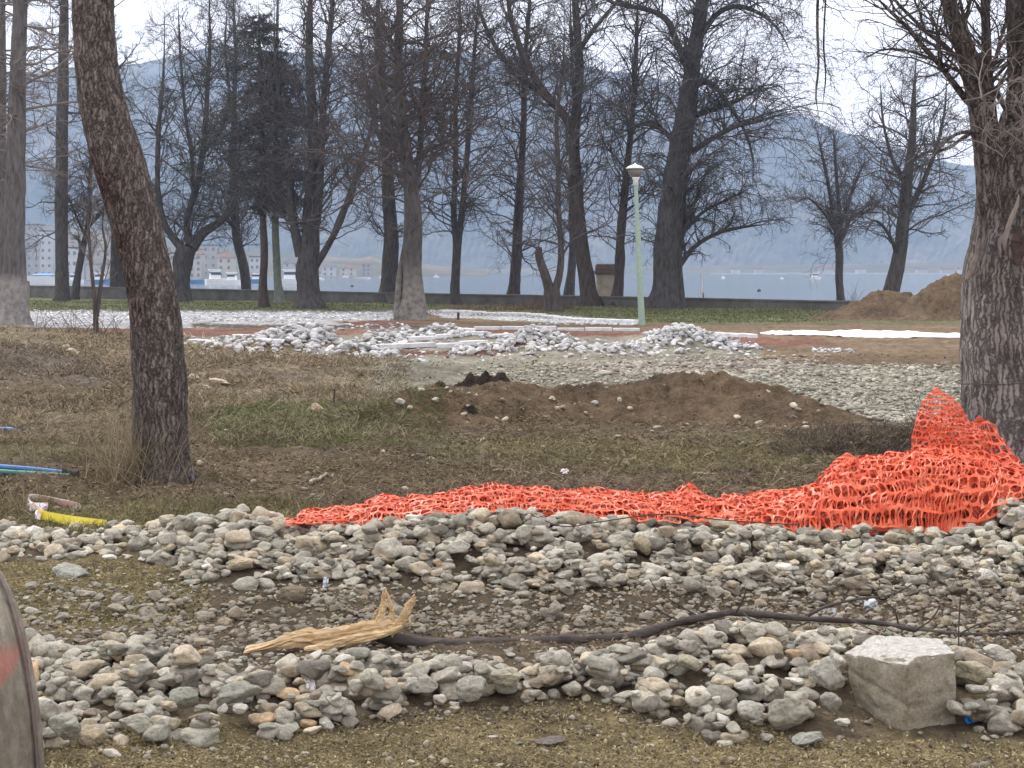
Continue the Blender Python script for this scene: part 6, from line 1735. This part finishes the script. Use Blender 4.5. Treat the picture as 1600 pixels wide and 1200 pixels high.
STRAW = [(.29, .235, .15), (.22, .175, .11), (.15, .12, .08), (.36, .30, .20), (.11, .09, .06), (.20, .17, .07)]
OLV = [(.15, .15, .05), (.11, .13, .04), (.24, .21, .10), (.30, .25, .14)]
pn_ = lambda s_, lo, hi: (lambda x, y: .12 + .88 * sst(lo, hi, fbm(x * s_, y * s_, o=4, s=91)))
blades('grass', 80000, [(-120, 850), (430, 845), (640, 800), (1700, 800), (1700, 660), (-120, 660)], .04, .15, .004, .008, (.2, .38), pn_(1.4, .38, .6), STRAW, .5)
blades('grass', 26000, [(-140, 850), (280, 840), (560, 815), (480, 790), (-140, 775)], .03, .11, .003, .0065, (.6, .5), pn_(1.2, .35, .55), OLV + STRAW[:2], .35)
blades('grass', 55000, [(-120, 700), (640, 690), (640, 560), (400, 545), (-120, 500)], .07, .26, .005, .009, (.4, .4), pn_(.9, .35, .6), STRAW[:4], .5)
blades('grass', 16000, [(300, 700), (700, 700), (690, 640), (400, 630), (300, 650)], .04, .10, .003, .005, (.5, .4), pn_(1.5, .42, .6), [(.09, .14, .04), (.12, .16, .05), (.20, .18, .08)], .3)
blades('grass', 9000, [(620, 740), (1500, 740), (1450, 680), (640, 680)], .03, .08, .003, .005, (.5, .4), pn_(1.5, .42, .6), OLV, .4)
blades('grass', 30000, [(-140, 487), (620, 489), (1000, 505), (1300, 503), (1300, 482), (700, 474), (-140, 468)], .05, .12, .006, .010, (.6, .4), None, [(.11, .13, .055), (.14, .145, .07), (.19, .165, .10)], .45, zf=lambda x, y: Z(x, y, False))
blades('grass', 14000, [(-140, 965), (330, 960), (330, 885), (-140, 880)], .012, .035, .003, .006, (.2, .4), None, [(.26, .22, .10), (.20, .17, .08), (.34, .29, .16)], .4)
blades('grass', 22000, [(-140, 1230), (1740, 1230), (1740, 1160), (1300, 1160), (900, 1110), (500, 1135), (-140, 1150)], .008, .025, .003, .006, (.2, .4), None, [(.27, .23, .12), (.20, .165, .09), (.38, .33, .20), (.14, .11, .07)], .4)
blades('leaf_litter', 16000, [(-120, 840), (1700, 800), (1700, 560), (-120, 520)], .02, .06, .012, .026, (.1, .3), pn_(.8, .4, .6), [(.20, .12, .07), (.13, .09, .06), (.30, .23, .15), (.09, .07, .05)], .2)
blades('leaf_litter', 5000, [(1000, 1040), (1740, 1030), (1740, 900), (1300, 900), (600, 960), (640, 1000)], .01, .035, .006, .014, (.2, .4), None, [(.17, .10, .08), (.12, .08, .06), (.22, .16, .11)], .2)
blades('roots', 5000, [(1195, 712), (1450, 712), (1440, 672), (1330, 665), (1230, 680)], .06, .22, .003, .006, (.4, .5), None, [(.11, .085, .07), (.16, .125, .10), (.07, .055, .045)], .2)


def wisps(name, base_fn, n, L, el, w_, cols, label=None, cat=None, kk=6, droop=(-.02, -.12), wig=.08, group=None):
    P0 = base_fn(n); az = rg.uniform(0, 6.28, n); e_ = rg.normal(el, .25, n)
    D0 = np.stack([np.cos(az) * np.cos(e_), np.sin(az) * np.cos(e_), np.sin(e_)], 1)
    P, r_ = grow(P0, D0, L * rg.uniform(.4, 1.1, n), np.full(n, w_), kk, wig, droop, rg, .4)
    V, q_ = tubes(P, r_, 3); c = np.repeat(np.array(cols)[rg.integers(0, len(cols), n)] * rg.uniform(.7, 1.2, (n, 1)), (kk + 1) * 3, 0)
    ctr = P0.mean(0)
    return tag(mesh(name, V - ctr, q_, M['grass'], colr=c, loc=ctr), label, cat, group)


def patch(px, py, rx, ry):
    g = G(px, py)
    def f_(n):
        a = rg.normal(size=(n, 2)); x = g[0] + a[:, 0] * rx; y = g[1] + a[:, 1] * ry
        return np.column_stack([x, y, ZP(x, y)])
    return f_
wisps('dry_grass_tuft', patch(215, 752, .20, .12), 330, .66, 1.1, .0036, STRAW[:2] + [STRAW[3]], 'tuft of tall straw-coloured grass growing against the left of the pine foot', 'grass tuft')
wisps('dry_grass_tuft', patch(155, 720, .35, .25), 110, .55, 1.1, .0034, STRAW[:2], 'sparse tall dry stalks left of the pine, above the pipe end', 'grass tuft')
wisps('dry_grass_tuft', patch(20, 800, .18, .15), 50, .35, 1.2, .003, STRAW[:2], 'sparse dry stalks near the left edge beside the tape', 'grass tuft')
wisps('dry_shrub', patch(135, 522, .7, .4), 60, .9, 1.0, .009, [(.20, .15, .12), (.14, .10, .085)], 'low twiggy brown shrub round the foot of the twin-stemmed sapling', 'shrub')
wisps('dry_shrub', patch(1490, 930, .28, .25), 110, .22, .8, .0018, [(.15, .085, .075), (.20, .12, .10), (.11, .075, .06)], 'tangle of thin reddish brown stems on the stones above the concrete block', 'shrub')
wisps('dry_shrub', patch(1190, 905, .12, .2), 22, .2, 1.0, .0022, [(.24, .20, .17)], 'few bare pale stalks on the lower ridge above the bend of the branch', 'shrub')
wisps('dry_shrub', patch(745, 484, 1.2, .6), 160, .55, .8, .010, [(.12, .095, .08), (.17, .13, .11)], 'low brown brush between the twin-stemmed tree and the V-shaped tree', 'shrub')
wisps('dry_shrub', patch(855, 484, .9, .5), 200, .9, .9, .012, [(.12, .085, .07), (.16, .115, .095)], 'reddish brown brush heap round the foot of the low V-shaped tree', 'shrub')
wisps('vine', patch(1445, 672, .08, .05), 26, .55, 1.2, .004, [(.05, .045, .03), (.08, .08, .045)], 'thin dark leafy stem climbing left of the netting peak', 'plant')
wisps('dry_weed', patch(1335, 478, .3, .3), 16, 1.5, 1.35, .010, [(.12, .10, .09)], 'wispy bare weeds beside the foot of the lone small tree', 'weed')
wisps('dry_weed', patch(1200, 486, 2.5, .6), 60, .6, 1.1, .008, [(.22, .19, .12), (.16, .14, .09)], 'scattered tall dry weeds in the lawn before the wall at right', 'weed')
wisps('dry_weed', patch(640, 500, .5, .3), 30, .5, 1.0, .008, [(.14, .12, .08), (.10, .12, .05)], 'green-brown weeds round the foot of the pale-footed trunk', 'weed')
# sticks lying about
for k, (x0, y0, x1, y1, r_, lab) in enumerate([(485, 760, 522, 746, .018, 'curved pale stick lying on the soil left of centre'), (770, 741, 880, 748, .012, 'long straight pale stick on the soil just above the netting'), (1080, 747, 1120, 744, .016, 'short pale stick on the soil right of centre above the netting'),
        (920, 721, 985, 719, .012, 'thin stick lying in the middle of the brown soil'), (830, 752, 905, 770, .008, 'dark twig lying just behind the netting crest'), (1180, 700, 1260, 690, .010, 'thin pale root end reaching left from the black soil heap')]):
    a, b_ = GP(x0, y0), GP(x1, y1); u_ = np.linspace(0, 1, 14)[:, None]; P = a + (b_ - a) * u_ + rg.normal(size=(14, 3)) * .008; P[:, 2] = ZP(P[:, 0], P[:, 1]) + r_ * .8 + .01; P[:, 1] += np.sin(u_[:, 0] * 3.1) * .08
    tag(MB().tube(P, r_ * np.linspace(1, .5, 14), 7).build('stick', simple('stick_wood', (.30, .25, .19), .9, .3, 20, .003) if k != 4 else rusty, None, smooth=True), lab, 'stick', 'sticks on the soil')


# things that still share a label are told apart by their order from the left
from collections import defaultdict
dd_ = defaultdict(list)
for o in scn.objects:
    if o.parent is None and o.get('group') in ('grey river cobbles', 'heaps of broken white stone'): dd_[o['label']].append(o)
for lab, os_ in dd_.items():
    if len(os_) < 2: continue
    os_.sort(key=lambda o: o.location.x / o.location.y)
    nm = ['leftmost', 'second from left', 'third from left', 'fourth from left', 'fifth from left', 'sixth from left', 'seventh from left', 'eighth from left', 'ninth from left', 'tenth from left']
    for i, o in enumerate(os_):
        o['label'] = lab + ', ' + (('left one' if i == 0 else 'right one') if len(os_) == 2 else nm[i] if i < len(os_) - 1 else 'rightmost')
# ---------------------------------------------------------------- haze, in one closed box round everything
m = bpy.data.materials.new('haze'); m.use_nodes = True; t = m.node_tree; t.nodes.clear()
o_ = t.nodes.new('ShaderNodeOutputMaterial'); pv = t.nodes.new('ShaderNodeVolumePrincipled')
pv.inputs['Color'].default_value = (.50, .69, 1.0, 1); pv.inputs['Density'].default_value = .00023; pv.inputs['Anisotropy'].default_value = .0
t.links.new(pv.outputs[0], o_.inputs['Volume'])
hz = MB().box((-600, 1480, 233), (9600, 3320, 477)); hz = hz.build('haze', m)
tag(hz, kind='stuff')
